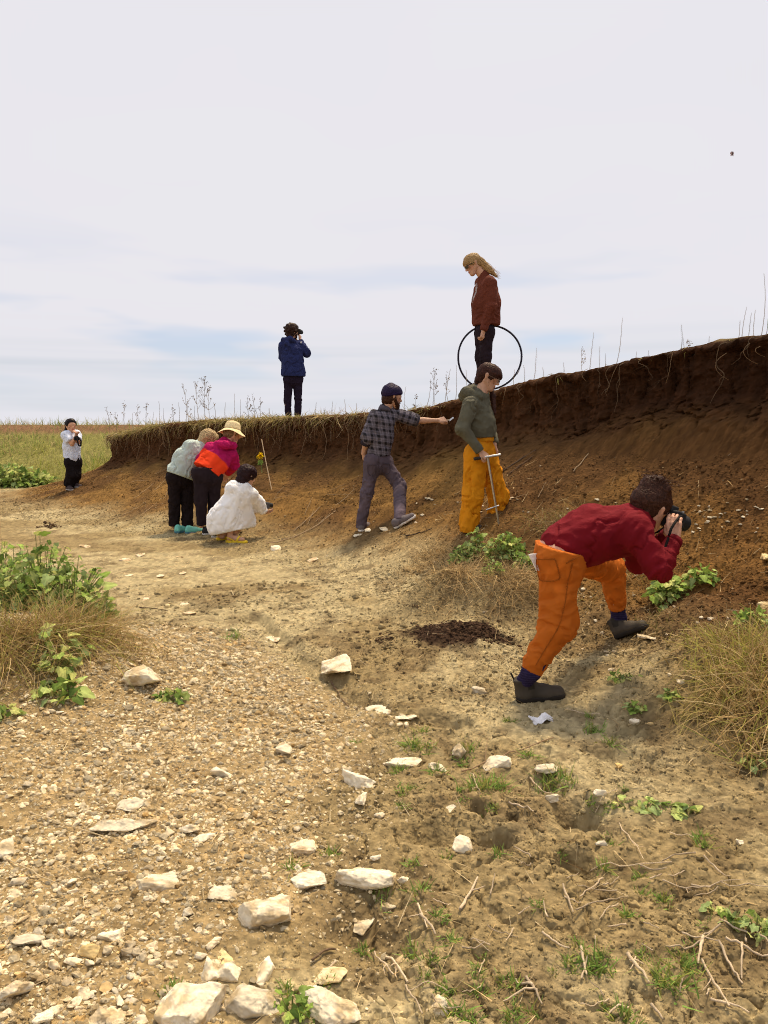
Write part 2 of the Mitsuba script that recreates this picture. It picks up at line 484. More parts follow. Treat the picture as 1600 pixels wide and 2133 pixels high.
# the bank: lip, undercut dark face and the top of the slope below it
_mid = np.arange(0, _s[-1], 0.02)
_depth = np.hypot(*edge_at(_mid)[:, :2].T)
_seen = (edge_at(_mid)[:, 1] > 4.5)
_step = np.where(_seen, np.maximum(_depth * 0.0023, 0.011), 0.08)
_cum = np.cumsum(0.02 / _step)
bt = np.interp(np.arange(0, _cum[-1]), _cum, _mid)
PROFILE = [(-6, -.06), (-3, -.03), (-1.2, .0), (-.5, .01), (-.2, .01), (-.07, 0.0), (-.02, -.02), (.0, -.055), (-.03, -.10), (-.085, -.20), (-.10, -.32), (-.085, -.45), (-.03, -.56), (.06, -.64), (.12, -.69), (.35, None), (.7, None), (1.12, None)]
pu = [0]
for (a, b), (c, d) in zip(PROFILE, PROFILE[1:]):
    pu.append(pu[-1] + math.hypot(c - a, (d - b) if d is not None and b is not None else 0.7 * (c - a)))
counts = [3, 4, 10, 14, 16, 12, 8, 6, 6, 9, 11, 11, 10, 8, 6, 14, 22, 26]
uu = np.concatenate([np.linspace(pu[i], pu[i + 1], counts[i + 1] + 1)[:-1] for i in range(len(pu) - 1)] + [[pu[-1]]])
ps = PchipInterpolator(pu, [p[0] for p in PROFILE])(uu)
kz = next(i for i, p in enumerate(PROFILE) if p[1] is None)
pz = PchipInterpolator(pu[:kz], [p[1] for p in PROFILE[:kz]])(np.minimum(uu, pu[kz - 1]))
E = edge_at(bt)
tn = unit(np.gradient(E[:, :2], axis=0)); nn = np.stack([-tn[:, 1], tn[:, 0]], 1)
TT, SS = np.meshgrid(bt, ps, indexing='ij')
wob = 0.13 * (fbm2(bt, bt * 0, 1.6, 4, 41) - 0.5) + 0.05 * (fbm2(bt, bt * 0, 8, 3, 42) - 0.5)
S2 = SS + wob[:, None] * (1 - sst(0.2, 0.8, np.abs(SS)))
bx, by = E[:, :1] + nn[:, :1] * S2, E[:, 1:2] + nn[:, 1:] * S2
ztop = E[:, 2:3] + 0.07 * (fbm2(bt, bt * 0, 1.3, 4, 43) - 0.5)[:, None]
slope_z = height(bx, by)
dzv = np.broadcast_to(pz[None], TT.shape)
face_scale = (0.86 + 0.3 * n2(bt * 0.8, bt * 0, 44))[:, None]
z_face = ztop + dzv * np.where(dzv < -.05, face_scale, 1)
wsl = sst(pu[kz - 2], pu[kz] + 0.05, uu)[None]
bz = z_face * (1 - wsl) + slope_z * wsl
bz = bz - 0.10 * sst(0.8, 1.12, SS)
top_mask = sst(0.0, -0.25, SS)
bz = bz + top_mask * (dzv > -.03) * (0.07 * (fbm2(bx, by, 2.5, 4, 45) - 0.5) + 0.03 * (fbm2(bx, by, 14, 3, 46) - 0.5))
fm = sst(-0.02, -0.10, dzv) * (1 - wsl)
P3 = np.stack([bx, by, bz], -1)
dn = 0.16 * (nz3(P3 * V(1, 1, .7), 2.3, 3, 47) - 0.5) + 0.12 * (nz3(P3, 8, 3, 48) - 0.5) + 0.10 * (np.abs(nz3(P3, 19, 4, 49) - 0.5) - 0.2) + 0.035 * (nz3(P3, 45, 2, 46) - 0.5)
crack = np.abs(nz3(P3 * V(1, 1, .3), 3.1, 4, 50) - 0.5)
dn = dn - 0.06 * (1 - sst(0.0, 0.016, crack))
bx, by = bx + nn[:, :1] * dn * fm, by + nn[:, 1:] * dn * fm
lip = np.exp(-((SS + 0.01) / 0.06) ** 2) * (dzv > -.12)
bz = bz + lip * (0.06 * (nz3(P3, 16, 3, 51) - 0.5) + 0.10 * (nz3(P3, 4.5, 2, 54) - 0.5))
bcol = soil_color(bx, by, bz, np.maximum(SS, 0), np.broadcast_to(ztop, bz.shape), np.zeros_like(bz))
tp = (top_mask * (dzv > -.03) * sst(.35, .6, fbm2(bx, by, 5, 3, 52)))[..., None]
bcol = bcol * (1 - tp) + V(.20, .15, .07) * (0.6 + 0.8 * fbm2(bx, by, 30, 2, 53)[..., None]) * tp
put('earth_bank', shape((np.stack([bx, by, bz], -1).reshape(-1, 3), grid_faces(*bx.shape)), 'earth', smooth=True, color=bcol.reshape(-1, 3)))
tag('earth_bank', 'eroded earth bank with a dark undercut face and an ochre slope below', None, None, 'structure')

# the level country beyond, to the horizon
fr = np.geomspace(34, 6000, 40); fa = np.linspace(0, 2 * np.pi, 121)
FR, FA = np.meshgrid(fr, fa, indexing='ij')
fx, fy = FR * np.sin(FA), FR * np.cos(FA)
fz = 1.30 + 0.05 * fbm2(fx, fy, 0.1, 3, 61)
fz = np.where(FR > 200, 1.22, fz)
fc = V(.21, .16, .08) * (0.7 + 0.6 * fbm2(fx, fy, 0.07, 3, 62)[..., None])
put('field', shape((np.stack([fx, fy, fz], -1).reshape(-1, 3), grid_faces(*fx.shape)[:, ::-1]), 'earth', smooth=True, color=fc.reshape(-1, 3)))
tag('field', 'flat dry grassland reaching to the horizon behind the bank', None, None, 'structure')
# ------------------------------------------------------------------ smooth bodies: signed distances of round cones, joined smoothly, meshed by surface nets
class Prim:
    def __init__(s, a, b, ra, rb=None, w=None, kw=1.0, cut=False, cuta=False):
        s.a, s.b, s.ra, s.rb = np.asarray(a, float), np.asarray(b, float), ra, ra if rb is None else rb
        s.w, s.kw, s.cut, s.cuta = None if w is None else unit(w), kw, cut, cuta

    def __call__(s, p):
        ab = s.b - s.a
        L2 = ab @ ab
        q = p - s.a
        h = np.clip(q @ ab / L2, 0, 1) if L2 > 1e-10 else np.zeros(len(p))
        q = q - h[:, None] * ab
        if s.w is not None:
            q = q - (q @ s.w * (1 - 1 / s.kw))[:, None] * s.w
        d = np.sqrt((q * q).sum(1)) - (s.ra + (s.rb - s.ra) * h)
        if s.cut:
            d = np.maximum(d, (p - s.b) @ (ab / math.sqrt(L2)))
        if s.cuta:
            d = np.maximum(d, (s.a - p) @ (ab / math.sqrt(L2)))
        return d

    def box(s):
        r = max(s.ra, s.rb) * s.kw + 0.03
        return np.minimum(s.a, s.b) - r, np.maximum(s.a, s.b) + r


def smin(a, b, k):
    h = np.clip(0.5 + 0.5 * (b - a) / k, 0, 1)
    return b + (a - b) * h - k * h * (1 - h)


class Group:
    """Primitives joined with smoothness k, then cut by planes (point, outward normal)."""
    def __init__(s, prims, k=0.03, clips=()):
        s.prims, s.k, s.clips = [x for x in prims if x is not None], k, [(np.asarray(c, float), unit(n)) for c, n in clips]

    def __call__(s, p):
        d = None
        for x in s.prims:
            e = x(p)
            d = e if d is None else smin(d, e, s.k)
        for c, n in s.clips:
            d = np.maximum(d, (p - c) @ n)
        return d


def sdf_mesh(groups, h, K=0.012):
    groups = groups if isinstance(groups, list) else [groups]

    def f(p):
        out = np.empty(len(p))
        for i in range(0, len(p), 200000):
            q = p[i:i + 200000]
            d = None
            for g in groups:
                e = g(q)
                d = e if d is None else smin(d, e, K)
            out[i:i + 200000] = d
        return out

    boxes = [x.box() for g in groups for x in g.prims]
    lo = np.min([b[0] for b in boxes], 0); hi = np.max([b[1] for b in boxes], 0)
    B = 8
    nb = np.ceil((hi - lo) / (h * B)).astype(int) + 1
    n = nb * B
    bi = np.stack(np.meshgrid(*[np.arange(k) for k in nb], indexing='ij'), -1).reshape(-1, 3)
    keep = np.abs(f(lo + (bi + 0.5) * B * h)) < 7.6 * h + K
    bi = bi[keep]
    off = np.stack(np.meshgrid(*[np.arange(B)] * 3, indexing='ij'), -1).reshape(-1, 3)
    cells = (bi[:, None] * B + off[None]).reshape(-1, 3)
    dim = n + 2
    lidx = lambda c: (c[..., 0] * dim[1] + c[..., 1]) * dim[2] + c[..., 2]
    off9 = np.stack(np.meshgrid(*[np.arange(B + 1)] * 3, indexing='ij'), -1).reshape(-1, 3)
    pts = np.unique(lidx((bi[:, None] * B + off9[None]).reshape(-1, 3)))
    pc = np.stack(np.unravel_index(pts, dim), 1)
    val = np.full(int(np.prod(dim)), 1.0, np.float32)
    val[pts] = f(lo + pc * h)
    corner = np.array([[i, j, k] for i in (0, 1) for j in (0, 1) for k in (0, 1)])
    steps = lidx(corner)
    ci = lidx(cells)
    cv = val[ci[:, None] + steps[None]]
    neg = cv < 0
    act = neg.any(1) & ~neg.all(1)
    cells, ci, cv, neg = cells[act], ci[act], cv[act], neg[act]
    acc = np.zeros((len(cells), 3)); cnt = np.zeros(len(cells))
    for i in range(8):
        for j in range(i + 1, 8):
            if np.abs(corner[i] - corner[j]).sum() == 1:
                m = neg[:, i] != neg[:, j]
                t = cv[m, i] / (cv[m, i] - cv[m, j])
                acc[m] += corner[i] + (corner[j] - corner[i]) * t[:, None]
                cnt[m] += 1
    v = lo + (cells + acc / cnt[:, None]) * h
    vid = np.full(len(val), -1, np.int32)
    vid[ci] = np.arange(len(ci))
    faces = []
    st = [int(lidx(np.eye(3, dtype=int)[k])) for k in range(3)]
    for k in range(3):
        u, w = st[(k + 1) % 3], st[(k + 2) % 3]
        a, b = val[ci], val[ci + st[k]]
        m = (a < 0) != (b < 0)
        c = ci[m]
        q = np.stack([vid[c - u - w], vid[c - w], vid[c], vid[c - u]], 1)
        q = np.where((a[m] < 0)[:, None], q, q[:, ::-1])
        q = q[(q >= 0).all(1)]
        faces.append(q)
    q = np.vstack(faces)
    return v, np.vstack([q[:, [0, 1, 2]], q[:, [0, 2, 3]]])


def vnormals(v, f):
    n = np.zeros_like(v)
    fn = np.cross(v[f[:, 1]] - v[f[:, 0]], v[f[:, 2]] - v[f[:, 0]])
    for k in range(3):
        np.add.at(n, f[:, k], fn)
    return unit(n)


def folds(v, f, segs, seed=0, drape=0.006, dfreq=7.0, crease=0.0):
    """Cloth: wrinkles that run round each limb segment (a, b, height at a, height at b, folds per metre), and a slow drape."""
    n = vnormals(v, f)
    d = drape * 2 * (nz3(v * V(1, 1, .55), dfreq, 3, seed) - 0.5)
    if segs:
        best = np.full(len(v), 9.0)
        fold = np.zeros(len(v))
        for i, (a, b, wa, wb, fr) in enumerate(segs):
            ab = b - a
            L = np.linalg.norm(ab)
            h = np.clip((v - a) @ ab / L ** 2, 0, 1)
            q = v - a - h[:, None] * ab
            dist = np.linalg.norm(q, axis=1)
            w = nz3(v, 6.0, 2, seed + 3 + i)
            x = (v - a) @ (ab / L)
            arg = np.stack([x * fr * .62 + 2.6 * w + q @ V(4, -3, 2), q @ V(9.1, 6.2, 4.3) + 4, q @ V(-5.7, 9.0, 6.1)], 1)
            g = 1 - 1.7 * np.abs(nz3(arg, 1.0, 2, seed + 9 + i) - 0.5) * 2
            g = np.clip(g, -1, 1) - 0.35
            g = g * (wa + (wb - wa) * h)
            m = dist < best
            fold[m], best[m] = g[m], dist[m]
        d = d + fold
    if crease:
        w = nz3(v, 5, 2, seed + 31)
        q = v * V(1, 1, .6) + (w * .10)[:, None]
        line = np.abs(nz3(q @ trimesh.transformations.rotation_matrix(.5, [1, .4, .2])[:3, :3], 7.0, 3, seed + 33) - .5)
        d = d - crease * (1 - sst(0, .045, line)) * sst(.35, .6, nz3(v, 4, 2, seed + 35))
    return v + n * d[:, None]


def cloth(parent, name, groups, color, h=0.008, segs=(), seed=0, drape=0.006, K=0.03, var=0.10, bsdf='cloth', label=None, paint=None, relax=0, crease=.010, varied=None):
    v, f = sdf_mesh(groups, h * 1.22, K)
    keep = np.ones(len(v))                                   # seams and hems stay clean
    for g in (groups if isinstance(groups, list) else [groups]):
        for c_, n_ in g.clips:
            keep = np.minimum(keep, .12 + .88 * sst(.0, .05, np.abs((v - c_) @ n_)))
        for x in g.prims:
            if x.cut:
                near = np.linalg.norm(v - x.b, axis=1) < x.rb + .09
                keep = np.where(near, np.minimum(keep, .12 + .88 * sst(.0, .05, np.abs((v - x.b) @ unit(x.b - x.a)))), keep)
    v = v + (folds(v, f, list(segs), seed, drape, 7.0, crease) - v) * keep[:, None]
    if relax:
        m = trimesh.Trimesh(v, f, process=False)
        trimesh.smoothing.filter_taubin(m, iterations=relax)
        v = np.array(m.vertices)
    LAST[0] = v
    c = paint(v, vnormals(v, f)) if paint else np.broadcast_to(np.asarray(color, float), (len(v), 3))
    return put(name, flat((v, f), c, bsdf, var=var, f=18, seed=seed, varied=varied), parent, label)


LAST = [None]


def stitch(parent, name, pts, color, r=.0028):
    """A raised seam lying on the camera-facing side of the garment made last; pts are points near it."""
    v = LAST[0]
    p = spline(pts, 4 * len(pts))
    out = []
    for q in p:
        m = v[np.hypot(v[:, 0] - q[0], v[:, 2] - q[2]) < .016]
        if len(m): out.append([q[0], np.sort(m[:, 1])[:3].mean() - r * .3, q[2]])
    if len(out) > 3:
        o = np.array(out)
        o[1:-1, 1] = (o[:-2, 1] + o[1:-1, 1] + o[2:, 1]) / 3
        return put(name, flat(tube(o, r, 5), color, 'cloth', var=.3, f=60), parent)


def frame(fwd, up):
    F = unit(fwd); R = unit(np.cross(F, up)); U = np.cross(R, F)
    return F, R, U


def head_groups(C, fwd, up, neck, s=1.0):
    F, R, U = frame(fwd, up)
    P = lambda f, r, u: C + s * (F * f + R * r + U * u)
    skull = [Prim(P(-.035, 0, .035), P(.02, 0, .04), .083 * s, .078 * s, R, .93),
             Prim(P(.035, 0, .01), P(.062, 0, -.085), .064 * s, .030 * s),
             Prim(P(-.005, .045, -.035), P(.058, .012, -.088), .030 * s, .022 * s), Prim(P(-.005, -.045, -.035), P(.058, -.012, -.088), .030 * s, .022 * s),
             Prim(P(.078, .03, .028), P(.078, -.03, .028), .016 * s)]
    fine = [Prim(P(.092, 0, .018), P(.117, 0, -.020), .009 * s, .0125 * s), Prim(P(.104, .008, -.024), P(.104, -.008, -.024), .010 * s),
            Prim(P(.091, .015, -.052), P(.091, -.015, -.052), .0105 * s), Prim(P(.088, .012, -.064), P(.088, -.012, -.064), .0095 * s), Prim(P(.078, 0, -.09), P(.08, 0, -.094), .018 * s)]
    ears = [Prim(P(-.012, e * .078, .018), P(-.008, e * .076, -.018), .020 * s, .012 * s, F, 1.0) for e in (1, -1)]
    nk = [Prim(P(-.022, 0, -.05), neck, .054 * s, .060 * s)]
    return [Group(skull, .03), Group(fine, .008), Group(ears, .006), Group(nk, .02)], P, (F, R, U)


def hand_group(wrist, direc, palm, thumb_side, curl=(0.5, 0.55, 0.6, 0.65), thumb=(0.55, 0.35), s=1.0, spread=0.0):
    """Palm and five fingers: curl is the bend at each finger's joints in radians towards the palm's side, thumb_side = +1 or -1 along direc x palm."""
    D, N = unit(direc), None
    N = unit(palm - (np.asarray(palm) @ D) * D); S = np.cross(D, N) * thumb_side
    pr = []
    tips = []
    for i, L in enumerate((.072, .081, .075, .058)):
        o = (.030 - .0205 * i) * s
        k = wrist + D * (.088 - .006 * (i == 3) - .004 * (i == 0)) * s + S * o
        pr.append(Prim(wrist + D * .012 * s + S * o * .55, k, .0145 * s, .0115 * s))
        d = unit(D + S * spread * (1.5 - i) * .25)
        p, a = k, 0.0
        for j, fr in enumerate((.46, .31, .23)):
            a += curl[i] * (0.8 if j == 0 else 1.0)
            e = p + (d * math.cos(a) + N * math.sin(a)) * L * fr * s
            pr.append(Prim(p, e, (.0100 - .0012 * j) * s, (.0092 - .0014 * j) * s))
            p = e
        tips.append(p)
    b = wrist + D * .022 * s + S * .024 * s
    m = b + unit(D * .75 + S * thumb[0] + N * .35) * .040 * s
    e = m + unit(D * .9 + S * (thumb[0] - .5) + N * thumb[1]) * .030 * s
    e2 = e + unit(D * .9 + S * (thumb[0] - .8) + N * (thumb[1] + .2)) * .024 * s
    pr += [Prim(b, m, .0155 * s, .0125 * s), Prim(m, e, .0115 * s, .010 * s), Prim(e, e2, .010 * s, .008 * s)]
    return Group(pr, .005 * s), tips


def torso_prims(sl, sr, hl, hr, chest=.100, waist=.086, hip=.098, kw=1.26, add=0.0, belly=0.0, fwd=None, bend=None):
    A = unit(sr - sl); mS, mH = (sl + sr) / 2, (hl + hr) / 2
    mid = mS * .5 + mH * .5 if bend is None else bend
    dn = unit(mH - mS)
    return [Prim(sl + (sr - sl) * .12 + dn * .02, sr + (sl - sr) * .12 + dn * .02, .062 + add),
            Prim(mS + dn * .10, mid, chest + add, waist + add, A, kw), Prim(mid, mH + dn * .0, waist + add, hip + add, A, kw)]


def body(parent, C, fwd, up, neck, sl, sr, el, er, wl, wr, hl, hr, kl, kr, al, ar, hands, skin, h=0.006, s=1.0, extra=(), torso=None, feet=True):
    hg, P, fr = head_groups(C, fwd, up, neck, s)
    trunk = Group((torso or torso_prims(sl, sr, hl, hr)) + [Prim(neck, (sl + sr) / 2, .05, .06)], .03)
    limbs = []
    for S, E, W in ((sl, el, wl), (sr, er, wr)):
        limbs.append(Group([Prim(S, E, .046, .038), Prim(E, E + (W - E) * .35, .038, .037), Prim(E + (W - E) * .3, W, .037, .026, None, 1)], .015))
    for H, K_, A in ((hl, kl, al), (hr, kr, ar)):
        limbs.append(Group([Prim(H, K_, .080, .054), Prim(K_, K_ + (A - K_) * .35, .052, .053), Prim(K_ + (A - K_) * .35, A, .053, .036)], .02))
    v, f = sdf_mesh(hg + [trunk] + limbs + list(hands) + list(extra), h * 1.25, .010)
    warm = nz3(v, 14, 3, 5)
    F, R, U = fr
    q = (v - C) @ F
    hh = (v - C) @ U
    inface = (np.linalg.norm(v - C, axis=1) < .15 * s) & (q > .02)
    c = np.asarray(skin) * (1 + .18 * (warm - .5))[:, None]
    lips = inface & (np.abs(hh + .058 * s) < .009 * s) & (np.abs((v - C) @ R) < .024 * s) & (q > .085 * s)
    c[lips] = c[lips] * V(.85, .55, .55)
    cheek = np.exp(-(((hh + .02 * s) / .03) ** 2 + ((np.abs((v - C) @ R) - .045 * s) / .02) ** 2)) * (q > .03)
    c = c * (1 - np.outer(cheek * .35, V(.1, .45, .45)))
    put('body', shape((v, f), 'skin', color=np.clip(c, 0, 1), varied=True), parent)
    return P, fr


def eyes(parent, P, s=1.0, iris=(.05, .03, .02)):
    for e in (1, -1):
        m = trimesh.creation.icosphere(2, .0125 * s)
        c0 = P(.081, e * .031, .014)
        fwd = unit(P(1, e * .1, -.1) - P(0, 0, 0))
        d = m.vertices @ fwd / (.0125 * s)
        col = np.where((d > .86)[:, None], V(*iris), V(.62, .58, .54))
        put('eye', flat((np.array(m.vertices) + c0, np.array(m.faces)), col, 'skin', varied=False), parent)
        br = spline([P(.092, e * .014, .033), P(.096, e * .03, .039), P(.082, e * .05, .034)], 6)
        put('eyebrow', flat(tube(br, [.002, .004, .0045, .004, .003, .0015], 5), V(.04, .022, .014), 'hair'), parent)


def hair(parent, groups, color, comb, h=0.006, amp=0.006, freq=(90, 14), seed=0, K=.02, name='hair', light=1.5, bump=0.006):
    """A head of hair: a shape grooved along the comb direction (a vector, or a function of the points) with streaks of lighter strands."""
    v, f = sdf_mesh(groups, h, K)
    n = vnormals(v, f)
    d = unit(comb(v) if callable(comb) else np.broadcast_to(np.asarray(comb, float), v.shape))
    a = unit(np.cross(d, n + 1e-6))
    x = (v * a).sum(1); y = (v * d).sum(1)
    g = fbm2(x * freq[0] + 2 * nz3(v, 12, 2, seed), y * freq[1], 1.0, 3, seed)
    v2 = v + n * (amp * 2 * (g - .5) + bump * 2 * (nz3(v, 24, 2, seed + 4) - .5))[:, None]
    k = sst(.35, .75, g)[:, None]
    c = np.asarray(color) * ((1 - k) * .6 + k * light)
    return put(name, shape((v2, f), 'hair', smooth=True, color=np.clip(c, 0, 1)), parent)


def wisps(parent, lines, color, r=0.0018, name='loose_strands'):
    m = cat_mesh([tube(spline(l, 8), np.linspace(r, r * .4, 8), 4, False) for l in lines])
    return put(name, flat(m, color, 'hair', var=.4, f=60), parent, None, 'stuff')


def shoe(parent, heel, toe, up, color, sole, L=None, wid=.040, high=.075, name='shoe', sole_t=.022, ankle=None, shaft=None, h=.006, paint=None, lace=None, label=None):
    """A shoe from its heel and toe on the ground: an upper and a flat sole beneath it."""
    F = unit(toe - heel); L = np.linalg.norm(toe - heel) if L is None else L
    R = unit(np.cross(F, up)); U = np.cross(R, F)
    P = lambda f, r, u: heel + F * (f * L) + R * r + U * u
    up_g = Group([Prim(P(.14, 0, .045), P(.16, 0, high), .036, .037), Prim(P(.14, 0, .040), P(.55, 0, .038), .036, wid, R, 1.05),
                  Prim(P(.27, 0, high - .012), P(.47, 0, .048), .034, .036), Prim(P(.55, 0, .034), P(.84, 0, .028), wid, .036, R, 1.2)] + ([Prim(P(.16, 0, high * .8), ankle, .040, .042, cut=True)] if ankle is not None else []) + ([Prim(P(.16, 0, .06), P(.10, 0, shaft), .043, .047, cut=True)] if shaft else []), .025, [(P(0, 0, sole_t * .8), -U)])
    v, f = sdf_mesh([up_g], h)
    c = paint(v, P, U, F) if paint else color
    k = put(name, flat((v, f), c, 'plain', var=.12, f=30), parent, label)
    sg = Group([Prim(P(.13, 0, .02), P(.5, 0, .02), .041, .040, R, 1.0), Prim(P(.5, 0, .02), P(.84, 0, .02), .042, .042, R, 1.15)], .02, [(P(0, 0, sole_t), U), (P(0, 0, -.004), -U)])
    v, f = sdf_mesh([sg], h)
    put('sole', flat((v, f), sole, 'plain', var=.1, f=30), k)
    if lace is not None:
        ls = [tube(spline([P(t, -.02, high - .02 - (t - .35) * .12 + .030), P(t + .02, 0, high - .012 - (t - .35) * .12 + .034), P(t, .02, high - .02 - (t - .35) * .12 + .030)], 6), .0035, 5) for t in (.36, .44, .52, .60)]
        put('laces', flat(cat_mesh(ls), lace, 'plain'), k)
    return k, P


def rbox(c, X, Y, Z, r):
    """A rounded box with half axes X, Y, Z."""
    X, Y, Z = (np.asarray(a, float) for a in (X, Y, Z))
    x, y, z = unit(X), unit(Y), unit(Z)
    s = trimesh.creation.icosphere(1, r).vertices
    pts = [c + a * (X - x * r) + b * (Y - y * r) + d * (Z - z * r) for a in (1, -1) for b in (1, -1) for d in (1, -1)]
    m = manifold3d.Manifold.hull_points(np.vstack([p + s for p in pts]).astype(np.float32)).to_mesh()
    return np.array(m.vert_properties[:, :3], float), np.array(m.tri_verts)


def disc(a, b, ra, rb=None, n=24, cham=.08):
    rb = ra if rb is None else rb
    p = np.asarray(a) + (np.asarray(b) - a) * np.array([0, .0001, cham, 1 - cham, .9999, 1])[:, None]
    return tube(p, [ra * .001, ra * .88, ra, rb, rb * .88, rb * .001], n, False)


def photo_camera(name, label, c, fwd, up, s=1.0, lens=.07, lr=.036):
    F, R, U = frame(fwd, up)
    k = thing(name, label, 'camera')
    put('camera_body', flat(rbox(c, F * .027 * s, R * .066 * s, U * .044 * s, .010 * s), V(.018, .018, .02), 'plain', 35), k)
    put('viewfinder_hump', flat(rbox(c + U * .052 * s - F * .004, F * .03 * s, R * .026 * s, U * .018 * s, .010 * s), V(.02, .02, .023), 'plain', 35), k)
    put('grip', flat(rbox(c + R * .055 * s + F * .022 * s, F * .022 * s, R * .014 * s, U * .040 * s, .009 * s), V(.016, .016, .018), 'plain', 35), k)
    ln = put('lens', flat(cat_mesh([disc(c + F * .02 * s, c + F * (.02 + lens * .55) * s, lr * .92 * s), disc(c + F * (.02 + lens * .5) * s, c + F * (.02 + lens) * s, lr * s, lr * 1.08 * s)]), V(.014, .014, .016), 'plain', 40), k)
    put('front_glass', flat(disc(c + F * (.0 + lens) * s, c + F * (.0215 + lens) * s, lr * .8 * s), V(.01, .01, .02), 'lens_glass', 30), ln)
    put('shutter_button', flat(disc(c + R * .055 * s + F * .02 * s + U * .040 * s, c + R * .055 * s + F * .02 * s + U * .050 * s, .007 * s, n=12), V(.3, .3, .3), 'plain', 30), k)
    return k
# ------------------------------------------------------------------ people
SKIN = V(.50, .29, .19)
UP = V(0, 0, 1)


def ground_z(p, lift=0.0):
    q = np.array(p, float)
    q[2] = float(height(q[0], q[1])) + lift
    return q


def joints(d):
    return lambda px, py, dy=0.0: at(px, py, d + dy)


# --- the photographer in the dark red sweater, bent over with one foot forward
foot = on_ground(1080, 1468)
d = foot[1] + .12
J = joints(d)
p = thing('person', 'person in dark red sweater and orange trousers bending forward to take a photograph', 'person')
far_heel = on_ground(1288, 1330)
fd = far_heel[1] - d
hl, hr = J(1172, 1150, .10), J(1165, 1158, -.09)              # l = far side, r = near side
kl, kr = J(1272, 1186, fd - .10), J(1164, 1296, -.10)
al, ar = J(1290, 1288, fd + .02), J(1108, 1398, -.10)
sl, sr = J(1318, 1098, .19), J(1322, 1110, -.17)
el, er = J(1330, 1172, .30), J(1372, 1184, -.26)
wl, wr = J(1393, 1114, .10), J(1405, 1125, -.11)
neck = J(1340, 1078, 0.0)
C = J(1356, 1061, .02)
face = unit(V(.80, .50, -.28))
bend = J(1235, 1112, 0)
hg_r, tips = hand_group(wr, J(1403, 1084, -.08) - wr, V(.55, .75, 0), 1, (.35, .45, .5, .6), s=1.0)
hg_l, _ = hand_group(wl, J(1396, 1090, .06) - wl, V(.5, -.8, 0), -1, (.5, .6, .7, .7))
tor = [Prim(sl, sr, .060), Prim(J(1300, 1103), bend, .108, .104, V(0, 1, 0), 1.2), Prim(bend, J(1165, 1146), .104, .110, V(0, 1, 0), 1.22)]
P, fr = body(p, C, face, unit(V(.28, 0, .95)), neck, sl, sr, el, er, wl, wr, hl, hr, kl, kr, al, ar, [hg_r, hg_l], SKIN * V(1.1, 1.05, 1.05), h=.0045, torso=tor, s=.95)
eyes(p, P)
hem_c, hem_n = J(1168, 1148), unit(J(1168, 1148) - J(1232, 1102))
# the sweater: back arched, sleeves bent up to the camera
sw = [Group([Prim(J(1312, 1096, .13), J(1316, 1100, -.12), .088), Prim(J(1300, 1105), bend, .130, .140, V(0, 1, 0), 1.24), Prim(bend, J(1176, 1138), .138, .127, V(0, 1, 0), 1.3), Prim(J(1330, 1085), J(1338, 1080), .075, .068)], .05,
            [(J(1158, 1157), V(-.62, 0, -.78))]),
      Group([Prim(sr, er, .074, .055), Prim(er, wr, .053, .037, cut=True)], .03), Group([Prim(sl, el, .072, .055), Prim(el, wl, .052, .037, cut=True)], .03)]
k = cloth(p, 'sweater', sw, V(.150, .0058, .012), .0060, [(sr, er, .012, .026, 30), (er, wr, .026, .012, 38), (sl, el, .010, .016, 26), (el, wl, .014, .008, 32), (J(1310, 1100), J(1150, 1140), .013, .012, 18)], 3, .014, .045, var=.16, crease=.012)
cu = [tube([wr + unit(wr - er) * t for t in (-.035, -.018, -.002, .004)], [.043, .045, .044, .038], 16), tube([wl + unit(wl - el) * t for t in (-.035, -.018, -.002, .004)], [.043, .045, .044, .038], 16)]
for c_ in cu: put('cuff', flat(c_, V(.125, .005, .010), 'cloth', var=.2, f=90), k)
tro = [Group([Prim(hl, hr, .116), Prim(J(1164, 1130), J(1174, 1175), .118, .118, V(0, 1, 0), 1.32), Prim(hr, kr, .110, .086), Prim(kr, ar, .084, .058, cut=True)], .05, [(J(1165, 1139), V(.217, 0, .976))]),
       Group([Prim(hl, kl, .100, .078), Prim(kl, al + (kl - al) * .22, .078, .058, cut=True)], .04)]
ORANGE = V(.46, .118, .014)


def trouser_paint(v, n):
    c = np.broadcast_to(ORANGE, v.shape).copy()
    worn = sst(.55, .75, nz3(v, 9, 3, 17))[:, None]
    return c * (1 + .22 * worn) * (.94 + .12 * np.sin((v @ unit(kr - hr)) * 900)[:, None] * 0 + .06 * nz3(v, 60, 2, 2)[:, None])


k = cloth(p, 'trousers', tro, ORANGE, .0060, [(hr, kr, .013, .018, 30), (kr, ar, .022, .018, 32), (hl, kl, .012, .018, 26), (kl, al, .018, .014, 28)], 8, .014, .05, crease=.016, var=.10, paint=trouser_paint)
stitch(k, 'seam', [J(1192, 1172, -.2), J(1184, 1210, -.2), J(1178, 1250, -.2), J(1166, 1296, -.2), J(1142, 1345, -.2), J(1118, 1390, -.2)], ORANGE * .62)
stitch(k, 'pocket_seam', [J(1122, 1168, -.2), J(1124, 1190, -.2), J(1132, 1214, -.2), J(1150, 1212, -.2), J(1166, 1204, -.2), J(1160, 1180, -.2), J(1154, 1164, -.2), J(1140, 1165, -.2), J(1124, 1168, -.2)], ORANGE * .6)
stitch(k, 'pocket_seam', [J(1178, 1172, -.2), J(1190, 1166, -.2), J(1204, 1160, -.2)], ORANGE * .55)
belt = Group([Prim(J(1164, 1130), J(1174, 1175), .124, .124, V(0, 1, 0), 1.32)], .02, [(J(1165, 1138), V(.217, 0, .976)), (J(1162, 1152), V(-.217, 0, -.976))])
put('waistband', flat(sdf_mesh([belt], .007), ORANGE * .9, 'cloth', var=.25, f=60), k)
